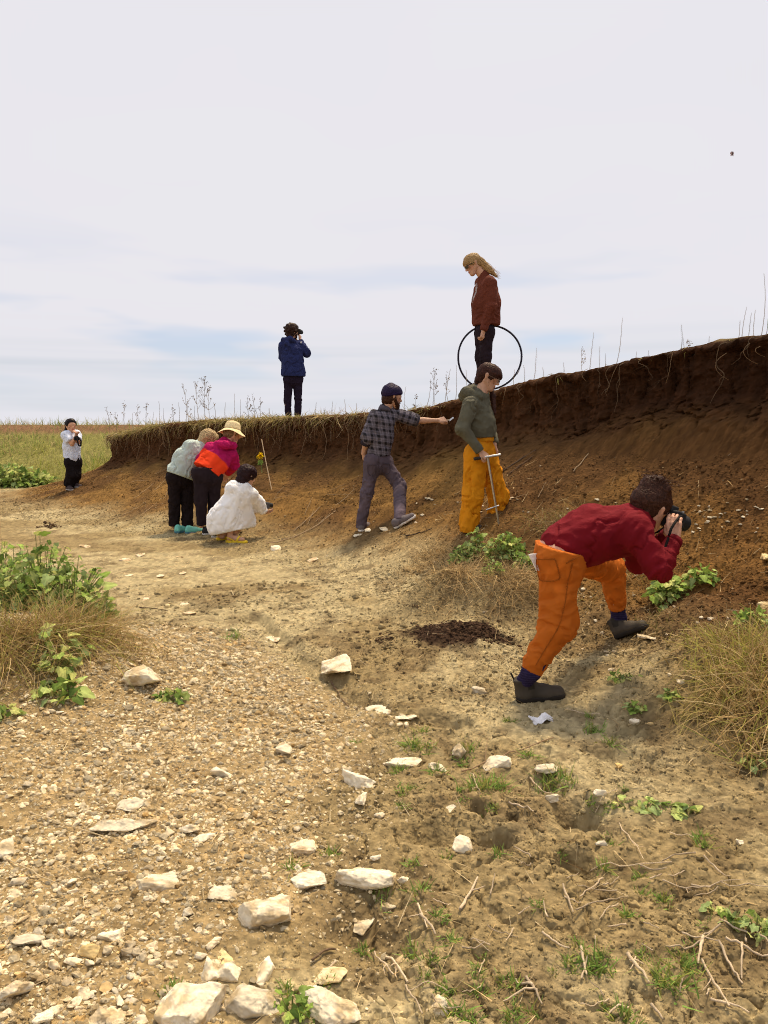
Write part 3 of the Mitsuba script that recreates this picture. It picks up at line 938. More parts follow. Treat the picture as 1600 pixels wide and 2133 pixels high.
BOOT, BSOLE = V(.036, .031, .025), V(.022, .018, .015)


def boot_paint(v, P, U, F):
    dust = nz3(v, 16, 3, 4)[:, None] * np.clip(1.3 - ((v - P(0, 0, 0)) @ U) * 9, .2, 1)[:, None]
    c = BOOT * (1 - .35 * dust) + V(.19, .15, .10) * .35 * dust
    el_ = (np.abs((v - P(.24, 0, 0)) @ F) < .022) & ((v - P(0, 0, .075)) @ U > 0)
    c[el_] = V(.02, .017, .016)
    return c


nh, ntoe = ground_z(on_ground(1076, 1462), .0), on_ground(1163, 1452)
ntoe = nh + unit(ntoe - nh) * .285
b, Pb = shoe(p, nh, ntoe, UP, BOOT, BSOLE, name='boot', high=.094, sole_t=.026, shaft=.13, h=.005, paint=boot_paint)
put('pull_tab', flat(tube(spline([Pb(-.06, .01, .13), Pb(-.12, .01, .165), Pb(-.06, -.01, .14)], 8), .005, 5), V(.02, .018, .018), 'cloth'), b)
put('pull_tab', flat(tube(spline([Pb(.26, .01, .13), Pb(.36, .01, .155), Pb(.28, -.01, .12)], 8), .005, 5), V(.02, .018, .018), 'cloth'), b)
fh = ground_z(on_ground(1284, 1331))
ftoe = fh + unit(on_ground(1364, 1303) - fh) * .285
b, Pf = shoe(p, fh, ftoe, UP, BOOT, BSOLE, name='boot', high=.094, sole_t=.026, shaft=.135, h=.006, paint=boot_paint)
for PP, A, K_ in ((Pb, ar, kr), (Pf, al, kl)):
    v, f = sdf_mesh([Group([Prim(PP(.14, 0, .10), A, .043, .050), Prim(A, A + unit(K_ - A) * .10, .050, .050)], .02)], .005)
    rib = .7 + .6 * (np.sin((v - A) @ UP * 420) > 0)[:, None] + .4 * (nz3(v, 40, 2, 3)[:, None] - .5)
    put('sock', flat((v, f), V(.026, .020, .065) * rib, 'cloth'), p)
hc = unit(V(-.55, -.1, .85))
hk = hair(p, [Group([Prim(P(-.03, 0, .045), P(.012, 0, .05), .091, .087, fr[1], .97), Prim(P(-.06, 0, -.01), P(-.075, 0, .03), .066, .070)], .03, [(P(.055, 0, .0), unit(fr[0] * .80 - fr[2] * .62))]),
              Group([Prim(P(.0, .025, .118), P(-.055, -.02, .126), .050, .052), Prim(P(-.075, .0, .10), P(-.02, 0, .150), .042, .036)], .03)], V(.040, .016, .010), lambda v: (P(-.04, 0, .15) - v), .005, .005, (110, 10), 5, bump=.006, light=1.9)
rg = np.random.default_rng(5)
wisps(p, [[P(-.03, 0, .14), P(-.03 + rg.normal() * .05, rg.normal() * .05, .172), P(-.03 + rg.normal() * .08, rg.normal() * .07, .175 + rg.normal() * .02)] for _ in range(44)] +
      [[P(.05, e * .075, .03), P(.075, e * .078, -.03), P(.08 + rg.normal() * .01, e * .07, -.09)] for e in (1, -1) for _ in range(7)] + [[P(-.07, -.03 + rg.normal() * .02, -.03), P(-.085, rg.normal() * .03, -.06), P(-.08 + rg.normal() * .02, rg.normal() * .04, -.10)] for _ in range(10)], V(.05, .02, .012), .0022)
cam_c = J(1396, 1080, .02)
cf = unit(V(.86, .50, -.30))
photo_camera('camera', 'black camera with a wide lens held up by the person in the dark red sweater', cam_c, cf, UP, 1.0, .105, .040)
cF, cR, cU = frame(cf, UP)
strap = spline([cam_c + cR * .068 + cU * .02, J(1399, 1100, -.16), J(1390, 1128, -.18), J(1378, 1150, -.20), J(1358, 1140, -.18), J(1345, 1118, -.17), J(1334, 1092, -.15), J(1332, 1074, -.09), J(1330, 1066, 0.02), J(1340, 1078, .12), J(1360, 1110, .16), J(1384, 1098, .12), cam_c - cR * .068 + cU * .02], 70)
st = whole('camera_strap', flat(tube(strap, .0075, 6), V(.014, .012, .012), 'cloth'), 'black camera strap with pale flecks round the neck above the dark red sweater', 'strap')
fl = [rbox(strap[i] + V(0, -.008, .001), unit(strap[i + 1] - strap[i]) * .004, V(0, .0022, 0), unit(np.cross(strap[i + 1] - strap[i], V(0, 1, 0))) * .004, .001) for i in range(29, 37)]
put('stitching', flat(cat_mesh(fl), V(.7, .68, .65), 'plain', False), st)
ph = thing('mobile_phone', 'white mobile phone sticking out of the back pocket of the orange trousers', 'phone')
put('case', flat(rbox(J(1120, 1171, -.11), unit(V(.9, .5, 0)) * .034, unit(V(.5, -.9, .1)) * .004, unit(V(-.45, 0, .9)) * .05, .004), V(.7, .68, .66), 'plain', 40), ph)
put('screen', flat(rbox(J(1120, 1171, -.11) - unit(V(.5, -.9, .1)) * .0035, unit(V(.9, .5, 0)) * .030, unit(V(.5, -.9, .1)) * .0012, unit(V(-.45, 0, .9)) * .044, .001), V(.02, .02, .025), 'lens_glass', 40), ph)

# --- the standing woman with the soil probe
d = 7.95
J = joints(d)
p = thing('person', 'person in grey-green hooded sweatshirt and mustard trousers looking down at a steel probe', 'person')
sl, sr = J(1006, 838, .17), J(980, 843, -.15)
hl, hr = J(1010, 945, .08), J(993, 947, -.08)
kl, kr = J(1040, 1035, .06), J(985, 1033, -.10)
al, ar = J(1028, 1100, .10), J(975, 1108, -.08)
el, er = J(1022, 890, .22), J(963, 893, -.22)
wl, wr = J(1030, 925, .05), J(1000, 940, -.24)
neck = J(1003, 822)
C = J(1017, 787)
face = unit(V(.93, -.25, -.42))
hg_r, _ = hand_group(wr, J(1016, 954, -.24) - wr, V(.1, .6, -.75), -1, (1.1, 1.2, 1.2, 1.2), s=.98)
hg_l, _ = hand_group(wl, V(.3, -.1, -.9), V(-.2, 0, -.1), 1)
P, fr = body(p, C, face, unit(V(.42, 0, .9)), neck, sl, sr, el, er, wl, wr, hl, hr, kl, kr, al, ar, [hg_r, hg_l], SKIN, h=.0058)
eyes(p, P)
mS = (sl + sr) / 2
hd = [Group(torso_prims(sl + V(0, 0, .0), sr, J(1008, 925, .08), J(1004, 925, -.08), .118, .118, .112, 1.22, .018) + [Prim(neck + V(.0, 0, -.03), neck + V(-.02, 0, .0), .075, .07)], .05, [(J(1005, 911), V(.03, 0, -1))]),
      Group([Prim(sr, er, .074, .060), Prim(er, wr, .058, .042, cut=True)], .03), Group([Prim(sl, el, .076, .060), Prim(el, wl, .06, .044, cut=True)], .03),
      Group([Prim(J(972, 818, -.06), J(985, 812, .08), .05, .05), Prim(J(985, 812, .08), J(1012, 822, .10), .042, .036), Prim(J(972, 818, -.06), J(1000, 826, -.10), .046, .034), Prim(J(965, 826, 0), J(975, 815, .02), .05)], .03)]
OLIVE = V(.105, .100, .070)
k = cloth(p, 'hooded_sweatshirt', hd, OLIVE, .0075, [(sr, er, .008, .016, 22), (er, wr, .016, .012, 30), (J(1000, 850), J(1003, 915), .006, .012, 20)], 13, .012, .03, var=.16, crease=.012)
put('cuff', flat(tube([wr + unit(wr - er) * t for t in (-.06, -.02, -.002, .005)], [.046, .047, .045, .038], 14), OLIVE * .85, 'cloth', var=.2), k)
MUST = V(.60, .235, .012)
tro = [Group([Prim(hl, hr, .104), Prim(J(1005, 912), J(1003, 955), .098, .116, V(0, 1, 0), 1.25), Prim(hr, kr, .114, .096), Prim(kr, ar, .096, .086, cut=True)], .05, [(J(1005, 909), V(0, 0, 1))]), Group([Prim(hl, kl, .108, .094), Prim(kl, al, .092, .082, cut=True)], .04)]
k = cloth(p, 'trousers', tro, MUST, .0075, [(hr, kr, .014, .018, 15), (kr, ar, .018, .024, 14), (hl, kl, .014, .018, 14), (kl, al, .018, .02, 15)], 21, .018, .05, var=.14, crease=.020)
put('waistband', flat(sdf_mesh([Group([Prim(J(1006, 911), J(1006, 917), .106, .110, V(0, 1, 0), 1.25)], .02, [(J(1006, 909.5), UP), (J(1006, 919), -UP)])], .008), MUST * .88, 'cloth', var=.2), k)
for A, dy in ((ar, 0), (al, 0)):
    hh_ = ground_z(A + V(-.05, 0, 0)); shoe(p, hh_, hh_ + V(.26, -.03, .02), UP, V(.03, .025, .02), V(.02, .02, .02), name='boot', h=.009)
BRN = V(.034, .013, .009)
hair(p, [Group([Prim(P(-.03, 0, .045), P(.015, 0, .05), .097, .092, fr[1], .97), Prim(P(-.05, 0, .0), P(-.06, 0, -.05), .08, .06), Prim(P(.06, .02, .075), P(.092, 0, .052), .036, .028), Prim(P(.085, 0.03, .05), P(.085, -.03, .05), .028)], .03, [(P(.045, 0, -.02), unit(fr[0] * .55 - fr[2] * .83))]),
         Group([Prim(P(.03, -.07, .03), P(.05, -.075, -.06), .024, .018), Prim(P(.05, -.075, -.06), J(1027, 826, .04), .018, .022), Prim(J(1027, 826, .04), J(1031, 862, -.02), .028, .012)], .02)], BRN, lambda v: v - P(-.01, 0, .17), .0068, .006, (100, 9), 7, light=2.2)
wisps(p, [[P(.05, -.075, .0), J(1026 + rg.normal() * 3, 825, .04), J(1031 + rg.normal() * 3, 864 + rg.normal() * 5, -.02)] for _ in range(16)] + [[P(.05 + rg.normal() * .02, .07, .07), P(.055 + rg.normal() * .02, .088, .01), P(.05 + rg.normal() * .025, .078, -.07 + rg.normal() * .02)] for _ in range(5)] + [[P(.09, -.03 + rg.normal() * .03, .06), P(.11, rg.normal() * .04, .02), P(.112, rg.normal() * .04, -.01)] for _ in range(14)], V(.05, .022, .013), .0018)
gl = thing('eyeglasses', 'thin wire eyeglasses on the face of the person in the grey-green sweatshirt', 'glasses')
for e in (1, -1):
    a_ = np.linspace(0, 2 * np.pi, 17)
    put('rim', flat(tube([P(.108, e * .033 + .025 * math.cos(t), .006 + .022 * math.sin(t)) for t in a_], .0022, 5), V(.35, .25, .18), 'plain'), gl)
    put('temple', flat(tube([P(.105, e * .058, .01), P(.05, e * .078, .015), P(-.01, e * .082, .015)], .0022, 5), V(.3, .2, .15), 'plain'), gl)
put('bridge', flat(tube([P(.108, .009, .01), P(.113, 0, .014), P(.108, -.009, .01)], .0022, 5), V(.35, .25, .18), 'plain'), gl)
pr = thing('soil_probe', 'long steel soil probe with a crossbar handle held by the person in mustard trousers', 'probe')
h0, h1 = J(988, 956, -.26), J(1043, 947, -.24)
put('handle', flat(disc(h0, h1, .013, n=14), V(.5, .5, .5), 'steel', 40), pr)
put('handle_grip', flat(disc(h0 - unit(h1 - h0) * .004, h0 + (h1 - h0) * .30, .0155, n=14), V(.03, .025, .022), 'plain', 40), pr)
rb_ = J(1042, 1108, -.22)
rt_ = (h0 + h1) / 2
put('rod', flat(tube([rt_, rt_ + (rb_ - rt_) * .5, rb_ + unit(rb_ - rt_) * .06], [.0115, .0115, .010], 12), V(.5, .5, .5), 'steel'), pr)
m_ = rt_ + (rb_ - rt_) * .66
put('foot_step', flat(tube([m_ + V(-.10, -.03, -.03), m_ + V(.03, 0, .012)], .008, 8), V(.5, .5, .5), 'steel'), pr)

# --- the man in the checked shirt reaching to the bank
foot = on_ground(752, 1106)
d = foot[1]
J = joints(d)
p = thing('person', 'bearded person in navy knit cap and checked shirt reaching out to the bank', 'person')
sl, sr = J(782, 868, -.06), J(820, 862, .06)
hl, hr = J(776, 962, -.05), J(800, 962, .05)
fr2 = on_ground(826, 1100)
kl, kr = J(764, 1028, -.04), J(833, 1012, .0)
al, ar = J(753, 1092, 0), J(833, 1085, fr2[1] - d)
el, er = J(765, 912, -.10), J(868, 876, .10)
wl, wr = J(757, 945, .02), J(912, 876, .14)
neck = J(804, 850)
C = J(817, 829, .01)
face = unit(V(.93, .35, -.12))
hg_r, tp_ = hand_group(wr, J(926, 874, .16) - wr, V(.1, .75, -.55), -1, (.8, 1.0, 1.1, 1.1), (.35, .5), s=1.02)
hg_l, _ = hand_group(wl, V(.1, .4, -.8), V(.6, .3, 0), 1, (.7, .8, .9, .9))
P, fr = body(p, C, face, UP, neck, sl, sr, el, er, wl, wr, hl, hr, kl, kr, al, ar, [hg_r, hg_l], SKIN, h=.0062)
eyes(p, P)
ax, ay_ = unit(sr - sl), unit((sl + sr) / 2 - (hl + hr) / 2)


def plaid(v, n):
    back = np.abs(n @ ax) < .8
    onarm = np.zeros(len(v), bool)
    x = (v - neck) @ ax; y = (v - neck) @ ay_
    arm = unit(er - sr)
    ta = (v - sr) @ arm
    m = ((np.linalg.norm(v - sr - np.clip(ta, 0, 1)[:, None] * arm, axis=1) < .10) & (ta > .05))
    y = np.where(m, ta, y)
    q = (v - sr) - ta[:, None] * arm
    x = np.where(m, np.arctan2(q @ unit(np.cross(arm, UP)), q @ UP) * .075, x)
    x = np.where(~m & ~back, (v - neck) @ unit(np.cross(ax, ay_)), x)
    per = .074
    sx = sst(.35, .5, np.abs(((x / per) % 1) - .5) * 2) ; sy = sst(.35, .5, np.abs(((y / per) % 1) - .5) * 2)
    lx = np.abs(((x / per + .5) % 1) - .5) < .05; ly = np.abs(((y / per + .5) % 1) - .5) < .05
    w = (sx + sy) / 2
    c = V(.018, .014, .022) * (1 - w)[:, None] + V(.17, .155, .185) * w[:, None]
    c[lx & ~ly] *= .6; c[ly] *= .65
    return c


sh = [Group(torso_prims(sl, sr, J(774, 955, -.05), J(803, 950, .05), .106, .102, .110, 1.18, .012) + [Prim(neck + V(-.02, 0, -.05), neck + V(-.01, 0, .0), .072, .066)], .05, [(J(788, 951), unit(V(.12, 0, -1)))]),
      Group([Prim(sr, er + unit(er - sr) * .02, .076, .062, cut=True)], .03), Group([Prim(sl, el, .08, .066), Prim(el, el + (wl - el) * .35, .064, .058, cut=True)], .03)]
k = cloth(p, 'shirt', sh, None, .0062, [(sr, er, .010, .022, 26), (sl, el, .012, .016, 24), (J(800, 860), J(788, 950), .005, .014, 13)], 31, .016, .03, var=.22, paint=plaid, crease=.014)
put('rolled_cuff', flat(tube([er + unit(er - sr) * t for t in (-.045, -.03, .012, .024)], [.060, .076, .074, .055], 16), V(.06, .052, .065), 'cloth', var=.9, f=40), k)
put('rolled_cuff', flat(tube([el + (wl - el) * t for t in (.12, .18, .36, .40)], [.055, .068, .066, .05], 16), V(.03, .025, .035), 'cloth', var=.7, f=40), k)
put('collar', flat(tube([neck + V(-.015, 0, -.035), neck + V(-.012, 0, -.01), neck + V(-.002, 0, .025)], [.082, .078, .066], 18), V(.08, .07, .085), 'cloth', var=.9, f=40), k)
JEAN = V(.105, .082, .105)


def jean_paint(v, n):
    fade = sst(.5, .8, nz3(v, 5, 3, 77))[:, None]
    return JEAN * (.85 + .5 * fade)


tro = [Group([Prim(hl, hr, .096), Prim(J(789, 932), J(788, 972), .098, .102, ax, 1.18), Prim(hl, kl, .090, .070), Prim(kl, al + unit(al - kl) * .05, .068, .060, cut=True)], .05, [(J(788, 931), UP)]), Group([Prim(hr, kr, .090, .072), Prim(kr, ar + unit(ar - kr) * .02, .070, .062, cut=True)], .04)]
k = cloth(p, 'trousers', tro, JEAN, .0072, [(hl, kl, .006, .012, 26), (kl, al, .012, .012, 26), (hr, kr, .008, .018, 26), (kr, ar, .018, .010, 26)], 34, .012, .05, paint=jean_paint, crease=.012)
stitch(k, 'pocket_seam', [J(766, 970, -.2), J(766, 985, -.2), J(775, 992, -.2), J(783, 985, -.2), J(783, 970, -.2), J(768, 969, -.2)], JEAN * .6, .004)
stitch(k, 'pocket_seam', [J(796, 968, -.2), J(797, 984, -.2), J(806, 990, -.2), J(813, 982, -.2), J(811, 967, -.2), J(798, 967, -.2)], JEAN * .6, .004)
stitch(k, 'seam', [J(789, 950, -.2), J(789, 965, -.2), J(790, 985, -.2)], JEAN * .6, .004)
GREY, WHITE = V(.13, .11, .115), V(.72, .69, .64)
h_ = on_ground(822, 1102); t_ = h_ + unit(on_ground(868, 1080) - h_ + V(0, -.02, .03)) * .29
shoe(p, h_, t_, unit(V(-.25, -.1, 1)), GREY, WHITE, name='canvas_shoe', high=.07, sole_t=.026, ankle=ar + unit(ar - kr) * .03, h=.0075, lace=WHITE)
h_ = on_ground(750, 1108); shoe(p, h_, h_ + unit(V(.35, .9, .12)) * .28, UP, GREY, WHITE, name='canvas_shoe', high=.07, sole_t=.026, h=.0085)
NAVY = V(.020, .012, .045)
kc = hair(p, [Group([Prim(P(-.035, 0, .055), P(.02, 0, .06), .102, .096), Prim(P(-.04, 0, .10), P(-.03, 0, .13), .07, .045)], .03, [(P(.02, 0, .030), unit(-fr[2] + fr[0] * .25))])], NAVY, UP, .007, .004, (140, 3), 8, name='knit_cap', light=1.35, bump=.003)
put('fold', flat(sdf_mesh([Group([Prim(P(-.03, 0, .05), P(.018, 0, .055), .106, .100)], .02, [(P(.02, 0, .034), unit(-fr[2] + fr[0] * .25)), (P(.02, 0, .062), unit(fr[2] - fr[0] * .25))])], .007), NAVY * .9, 'cloth', var=.4, f=90), kc)
put('cap_tag', flat(rbox(P(-.115, -.055, .042), (fr[0] * .35 - fr[1]) * .022, (fr[0] + fr[1] * .35) * .004, fr[2] * .022, .003), V(.72, .70, .66), 'plain', 40), kc)
hair(p, [Group([Prim(P(-.05, 0, -.02), P(-.035, 0, .02), .078, .09), Prim(P(.0, .07, .015), P(.005, .072, -.01), .02), Prim(P(.0, -.07, .015), P(.005, -.072, -.01), .02)], .02, [(P(.03, 0, 0), fr[0])]),
         Group([Prim(P(.068, 0, -.088), P(.07, 0, -.098), .040, .036), Prim(P(.06, .03, -.075), P(.02, .064, -.035), .028, .020), Prim(P(.06, -.03, -.075), P(.02, -.064, -.035), .028, .020), Prim(P(.098, .02, -.045), P(.098, -.02, -.045), .011)], .015)], V(.040, .017, .010), UP, .0062, .004, (110, 30), 12, light=1.9)
tool = thing('scraper', 'small pale hand tool held up to the bank by the checked-shirted person', 'tool')
ht = J(926, 876, .18)
put('handle', flat(tube([ht, ht + V(.06, .03, .005)], .008, 8), V(.5, .4, .28), 'plain'), tool)
put('blade', flat(rbox(ht + V(.085, .04, .018), unit(V(.75, .2, .6)) * .034, unit(V(0, 1, 0)) * .003, unit(V(-.6, 0, .75)) * .010, .002), V(.6, .6, .6), 'steel', 30), tool)

# --- the woman on top of the bank with sunglasses, and the hoop
d = 10.35
J = joints(d)
p = thing('person', 'fair-haired person with sunglasses in rust brown sweatshirt standing on top of the bank', 'person')
sl, sr = J(1002, 590, .17), J(1021, 590, -.16)
hl, hr = J(1006, 690, .07), J(1013, 690, -.08)
kl, kr = J(1003, 745, .06), J(1012, 745, -.06)
al, ar = J(1009, 802, .08), J(1013, 803, -.04)
el, er = J(1010, 640, .22), J(1023, 640, -.21)
wl, wr = J(1000, 685, .16), J(1007, 688, -.20)
neck = J(1006, 574)
C = J(986, 552)
face = unit(V(-.90, -.22, -.50))
hg_r, _ = hand_group(wr, V(-.15, -.05, -1), V(-.5, .4, 0), 1, (.7, .9, .9, .9))
hg_l, _ = hand_group(wl, V(-.15, .05, -1), V(.4, 0, 0), -1, (.4, .5, .5, .5))
P, fr = body(p, C, face, unit(V(-.48, 0, .88)), neck, sl, sr, el, er, wl, wr, hl, hr, kl, kr, al, ar, [hg_r, hg_l], SKIN * V(1.12, 1.1, 1.1), h=.0062)
RUST = V(.125, .034, .020)
pc_ = J(984, 612, 0)


def rust_paint(v, n):
    c = np.broadcast_to(RUST, v.shape).copy()
    e = ((v[:, 1] - pc_[1]) / .10) ** 2 + ((v[:, 2] - pc_[2]) / .13) ** 2
    m = (e < 1) & (n[:, 0] < -.25) & (nz3(v, 30, 2, 6) > .44) & ((e > .5) | (nz3(v, 16, 2, 8) > .5))
    c[m] = V(.34, .30, .30)
    return c


tp = torso_prims(sl, sr, J(1013, 672, .08), J(1013, 672, -.08), .125, .145, .150, 1.18, .022)
k = cloth(p, 'sweatshirt', [Group(tp + [Prim(neck + V(.01, 0, -.04), neck + V(.005, 0, .0), .076, .070)], .05, [(J(1013, 678), V(0, 0, -1))]),
          Group([Prim(sr, er, .086, .068), Prim(er, wr, .066, .046, cut=True)], .03), Group([Prim(sl, el, .086, .068), Prim(el, wl, .066, .046, cut=True)], .03)], RUST, .0075, [(sr, er, .008, .014, 20), (er, wr, .014, .014, 26), (J(1010, 590), J(1012, 678), .004, .014, 14)], 44, .014, .03, var=.16, paint=rust_paint, varied=True)
put('hem_band', flat(sdf_mesh([Group([Prim(J(1013, 668), J(1013, 676), .166, .160, V(0, 1, 0), 1.12)], .02, [(J(1013, 679), -UP), (J(1013, 669), UP)])], .008), RUST * .85, 'cloth', var=.25, f=90), k)
put('cuff', flat(tube([wr + unit(wr - er) * t for t in (-.06, -.02, -.002, .005)], [.048, .049, .047, .038], 14), RUST * .9, 'cloth', var=.2), k)
PANT = V(.022, .014, .020)
k = cloth(p, 'trousers', [Group([Prim(hl, hr, .10), Prim(J(1010, 676), J(1010, 695), .11, .115, V(0, 1, 0), 1.25), Prim(hr, kr, .094, .066), Prim(kr, ar, .064, .050, cut=True)], .04, [(J(1010, 672), UP)]), Group([Prim(hl, kl, .098, .072), Prim(kl, al, .070, .055, cut=True)], .04)], PANT, .008, [(hr, kr, .006, .012, 26), (kr, ar, .012, .012, 26), (hl, kl, .006, .012, 24), (kl, al, .012, .012, 24)], 46, .006, .04, var=.3)
for A in (ar, al):
    q = A + V(.03, 0, -.05); shoe(p, q, q + V(-.26, -.02, 0), UP, V(.05, .04, .035), V(.3, .28, .25), h=.009)
BLOND = V(.42, .27, .12)
hair(p, [Group([Prim(P(-.03, 0, .045), P(.015, 0, .05), .098, .092, fr[1], .98), Prim(P(-.06, 0, .0), P(-.10, 0, -.02), .07, .06), Prim(P(.07, .03, .055), P(.075, -.03, .055), .03)], .03, [(P(.045, 0, -.01), unit(fr[0] * .62 - fr[2] * .78))]),
         Group([Prim(P(-.09, 0, .0), J(1018, 562, .0), .055, .045), Prim(J(1018, 562, 0), J(1034, 575, -.02), .042, .016)], .03)], BLOND, lambda v: unit(J(1040, 575) - v) + fr[0] * -.6, .0066, .007, (60, 5), 15, light=1.2)
wisps(p, [[P(-.08, rg.normal() * .03, .03), J(1020 + rg.normal() * 3, 560 + rg.normal() * 5, rg.normal() * .05), J(1036 + rg.normal() * 4, 576 + rg.normal() * 6, rg.normal() * .05)] for _ in range(34)], BLOND * 1.1, .003)
sg = thing('sunglasses', 'dark sunglasses on the face of the person standing on top of the bank', 'sunglasses')
for e in (1, -1):
    put('lens', flat(rbox(P(.103, e * .035, .010), fr[1] * .029 + fr[0] * (-.008 * e), fr[0] * .004, fr[2] * .021, .0035), V(.012, .010, .010), 'lens_glass', 40), sg)
    put('temple', flat(tube([P(.098, e * .062, .016), P(.05, e * .082, .018), P(-.01, e * .084, .016)], .0045, 5), V(.015, .012, .012), 'plain'), sg)
eyes(p, P)
hp = J(1020, 744, -.02)
a_ = np.linspace(0, 2 * np.pi, 81)
hoop = whole('hoop', flat(tube([hp + V(math.cos(t), 0, math.sin(t)) * (.405 + .004 * math.sin(3 * t + 1) + .003 * math.sin(2 * t)) + V(0, math.sin(t) * .03, 0) for t in a_], .0125, 10, False), V(.018, .016, .028), 'plain', var=.4, f=14), 'large dark hoop held upright in front of the legs of the person on the bank', 'hoop')
tape = [hp + V(math.cos(t) * .405, math.sin(t) * .03, math.sin(t) * .405) for t in np.linspace(-.55, -.42, 6)]
put('tape_band', flat(tube(tape, .0134, 10), V(.30, .28, .30), 'plain', var=.3), hoop)

# --- the man in the navy jacket on the bank, seen from behind
d = 15.2
J = joints(d)
p = thing('person', 'curly-haired person in navy hooded jacket standing on the bank holding a camera to the face', 'person')
sl, sr = J(590, 720, -.03), J(623, 719, .06)
hl, hr = J(602, 790, -.02), J(620, 790, .03)
kl, kr = J(599, 832, 0), J(621, 831, .02)
al, ar = J(601, 868, .0), J(620, 868, .04)
el, er = J(588, 745, .10), J(638, 734, .10)
wl, wr = J(610, 718, .26), J(625, 709, .17)
neck = J(606, 707)
C = J(609, 691, .02)
face = unit(V(.72, .68, .02))
hg_r, _ = hand_group(wr, V(-.05, .25, 1), V(-.5, .3, 0), -1, (.7, .8, .8, .8), s=1.05)
hg_l, _ = hand_group(wl, V(.4, .2, .8), V(.2, -.5, 0), 1, (.7, .8, .8, .8))
P, fr = body(p, C, face, UP, neck, sl, sr, el, er, wl, wr, hl, hr, kl, kr, al, ar, [hg_r, hg_l], SKIN, h=.0075)
NJ = V(.022, .030, .100)
k = cloth(p, 'jacket', [Group(torso_prims(sl, sr, J(601, 778, -.02), J(622, 778, .03), .13, .118, .150, 1.36, .022) + [Prim(neck + V(-.02, 0, -.06), neck + V(0, 0, -.02), .08, .075)], .05, [(J(612, 784.5), V(0, 0, -1))]),
          Group([Prim(sr, er, .088, .074), Prim(er, wr, .072, .052, cut=True)], .03), Group([Prim(sl, el, .088, .074), Prim(el, wl, .072, .05, cut=True)], .03),
          Group([Prim(J(591, 708, -.07), J(604, 706, -.10), .05, .055), Prim(J(604, 706, -.10), J(614, 711, -.05), .05, .04), Prim(J(598, 716, -.12), J(603, 722, -.13), .055, .03)], .03)], NJ, .009, [(sr, er, .010, .022, 18), (er, wr, .018, .01, 22), (J(606, 715), J(610, 755), .004, .016, 12), (J(610, 755), J(612, 784), .016, .012, 9)], 52, .020, .03, var=.2, crease=.016)
put('shoulder_badge', flat(rbox(J(627, 713, -.02), V(.012, 0, -.006), V(0, .004, 0), V(.006, 0, .014), .003), V(.7, .7, .72), 'plain', 40), k)
PJ = V(.018, .012, .026)
k = cloth(p, 'trousers', [Group([Prim(hl, hr, .112), Prim(J(611, 780), J(611, 794), .12, .118, unit(sr - sl), 1.2), Prim(hl, kl, .092, .066), Prim(kl, al, .066, .056, cut=True)], .03, [(J(611, 776), UP)]), Group([Prim(hr, kr, .092, .066), Prim(kr, ar, .066, .056, cut=True)], .02)], PJ, .0095, [(hl, kl, .006, .014, 20), (kl, al, .014, .014, 20), (hr, kr, .006, .014, 20), (kr, ar, .014, .014, 20)], 54, .008, .03, var=.3)
for A in (ar, al):
    q = A + V(-.02, -.04, -.08); shoe(p, q, q + V(.16, .22, 0), UP, V(.06, .05, .04), V(.3, .28, .25), h=.012)
crl = [Prim(P(-.03, 0, .05), P(.02, 0, .055), .112, .105), Prim(P(-.05, 0, -.02), P(-.06, 0, -.07), .09, .075), Prim(P(.06, 0, .085), P(.10, -.01, .08), .045, .032)]
for i in range(60):
    u_ = unit(rg.normal(size=3) + fr[0] * -.5 + fr[2] * .3)
    q = P(-.03, 0, .03) + u_ * (.106 + rg.uniform(-.008, .006)); crl.append(Prim(q, q + rg.normal(size=3) * .012, .020))
hair(p, [Group(crl, .012, [(P(.07, 0, .0), unit(fr[0] * .85 - fr[2] * .5))])], V(.030, .013, .009), UP, .0085, .004, (50, 50), 16, light=1.7, bump=.01)
hair(p, [Group([Prim(P(.068, 0, -.088), P(.07, 0, -.10), .038, .034), Prim(P(.06, .03, -.075), P(.02, .064, -.035), .028, .020), Prim(P(.06, -.03, -.075), P(.02, -.064, -.035), .028, .020)], .015)], V(.03, .013, .009), UP, .008, .004, (60, 60), 18, name='beard')
eyes(p, P)
photo_camera('camera', 'small black camera held to the face of the person in the navy jacket', P(.17, .0, .0), face, UP, .85, .06, .03)

# --- two women stooping towards the bank
foot = on_ground(372, 1108)
d = foot[1]
J = joints(d)
p = thing('person', 'fair-haired person in pale mint top and black trousers stooping beside the magenta jacket', 'person')
sl, sr = J(396, 928, .02), J(424, 935, .22)
hl, hr = J(364, 995, -.03), J(389, 996, .10)
kl, kr = J(363, 1045, .0), J(390, 1046, .08)
al, ar = J(363, 1096, .0), J(391, 1097, .05)
el, er = J(404, 965, .16), J(436, 960, .36)
wl, wr = J(422, 975, .34), J(446, 975, .46)
neck = J(420, 925, .16)
C = J(435, 917, .22)
face = unit(V(.70, .60, -.42))
hg_r, _ = hand_group(wr, V(.5, .5, -.4), V(0, 0, -1), 1); hg_l, _ = hand_group(wl, V(.5, .5, -.4), V(0, 0, -1), -1)
bend = J(392, 955, .08)
P, fr = body(p, C, face, unit(V(.3, .3, .9)), neck, sl, sr, el, er, wl, wr, hl, hr, kl, kr, al, ar, [hg_r, hg_l], SKIN, h=.0068, torso=torso_prims(sl, sr, hl, hr, bend=bend))
MINT = V(.45, .535, .50)
tp = torso_prims(sl, sr, J(366, 985, -.03), J(391, 986, .10), .120, .130, .150, 1.26, .018, bend=bend)
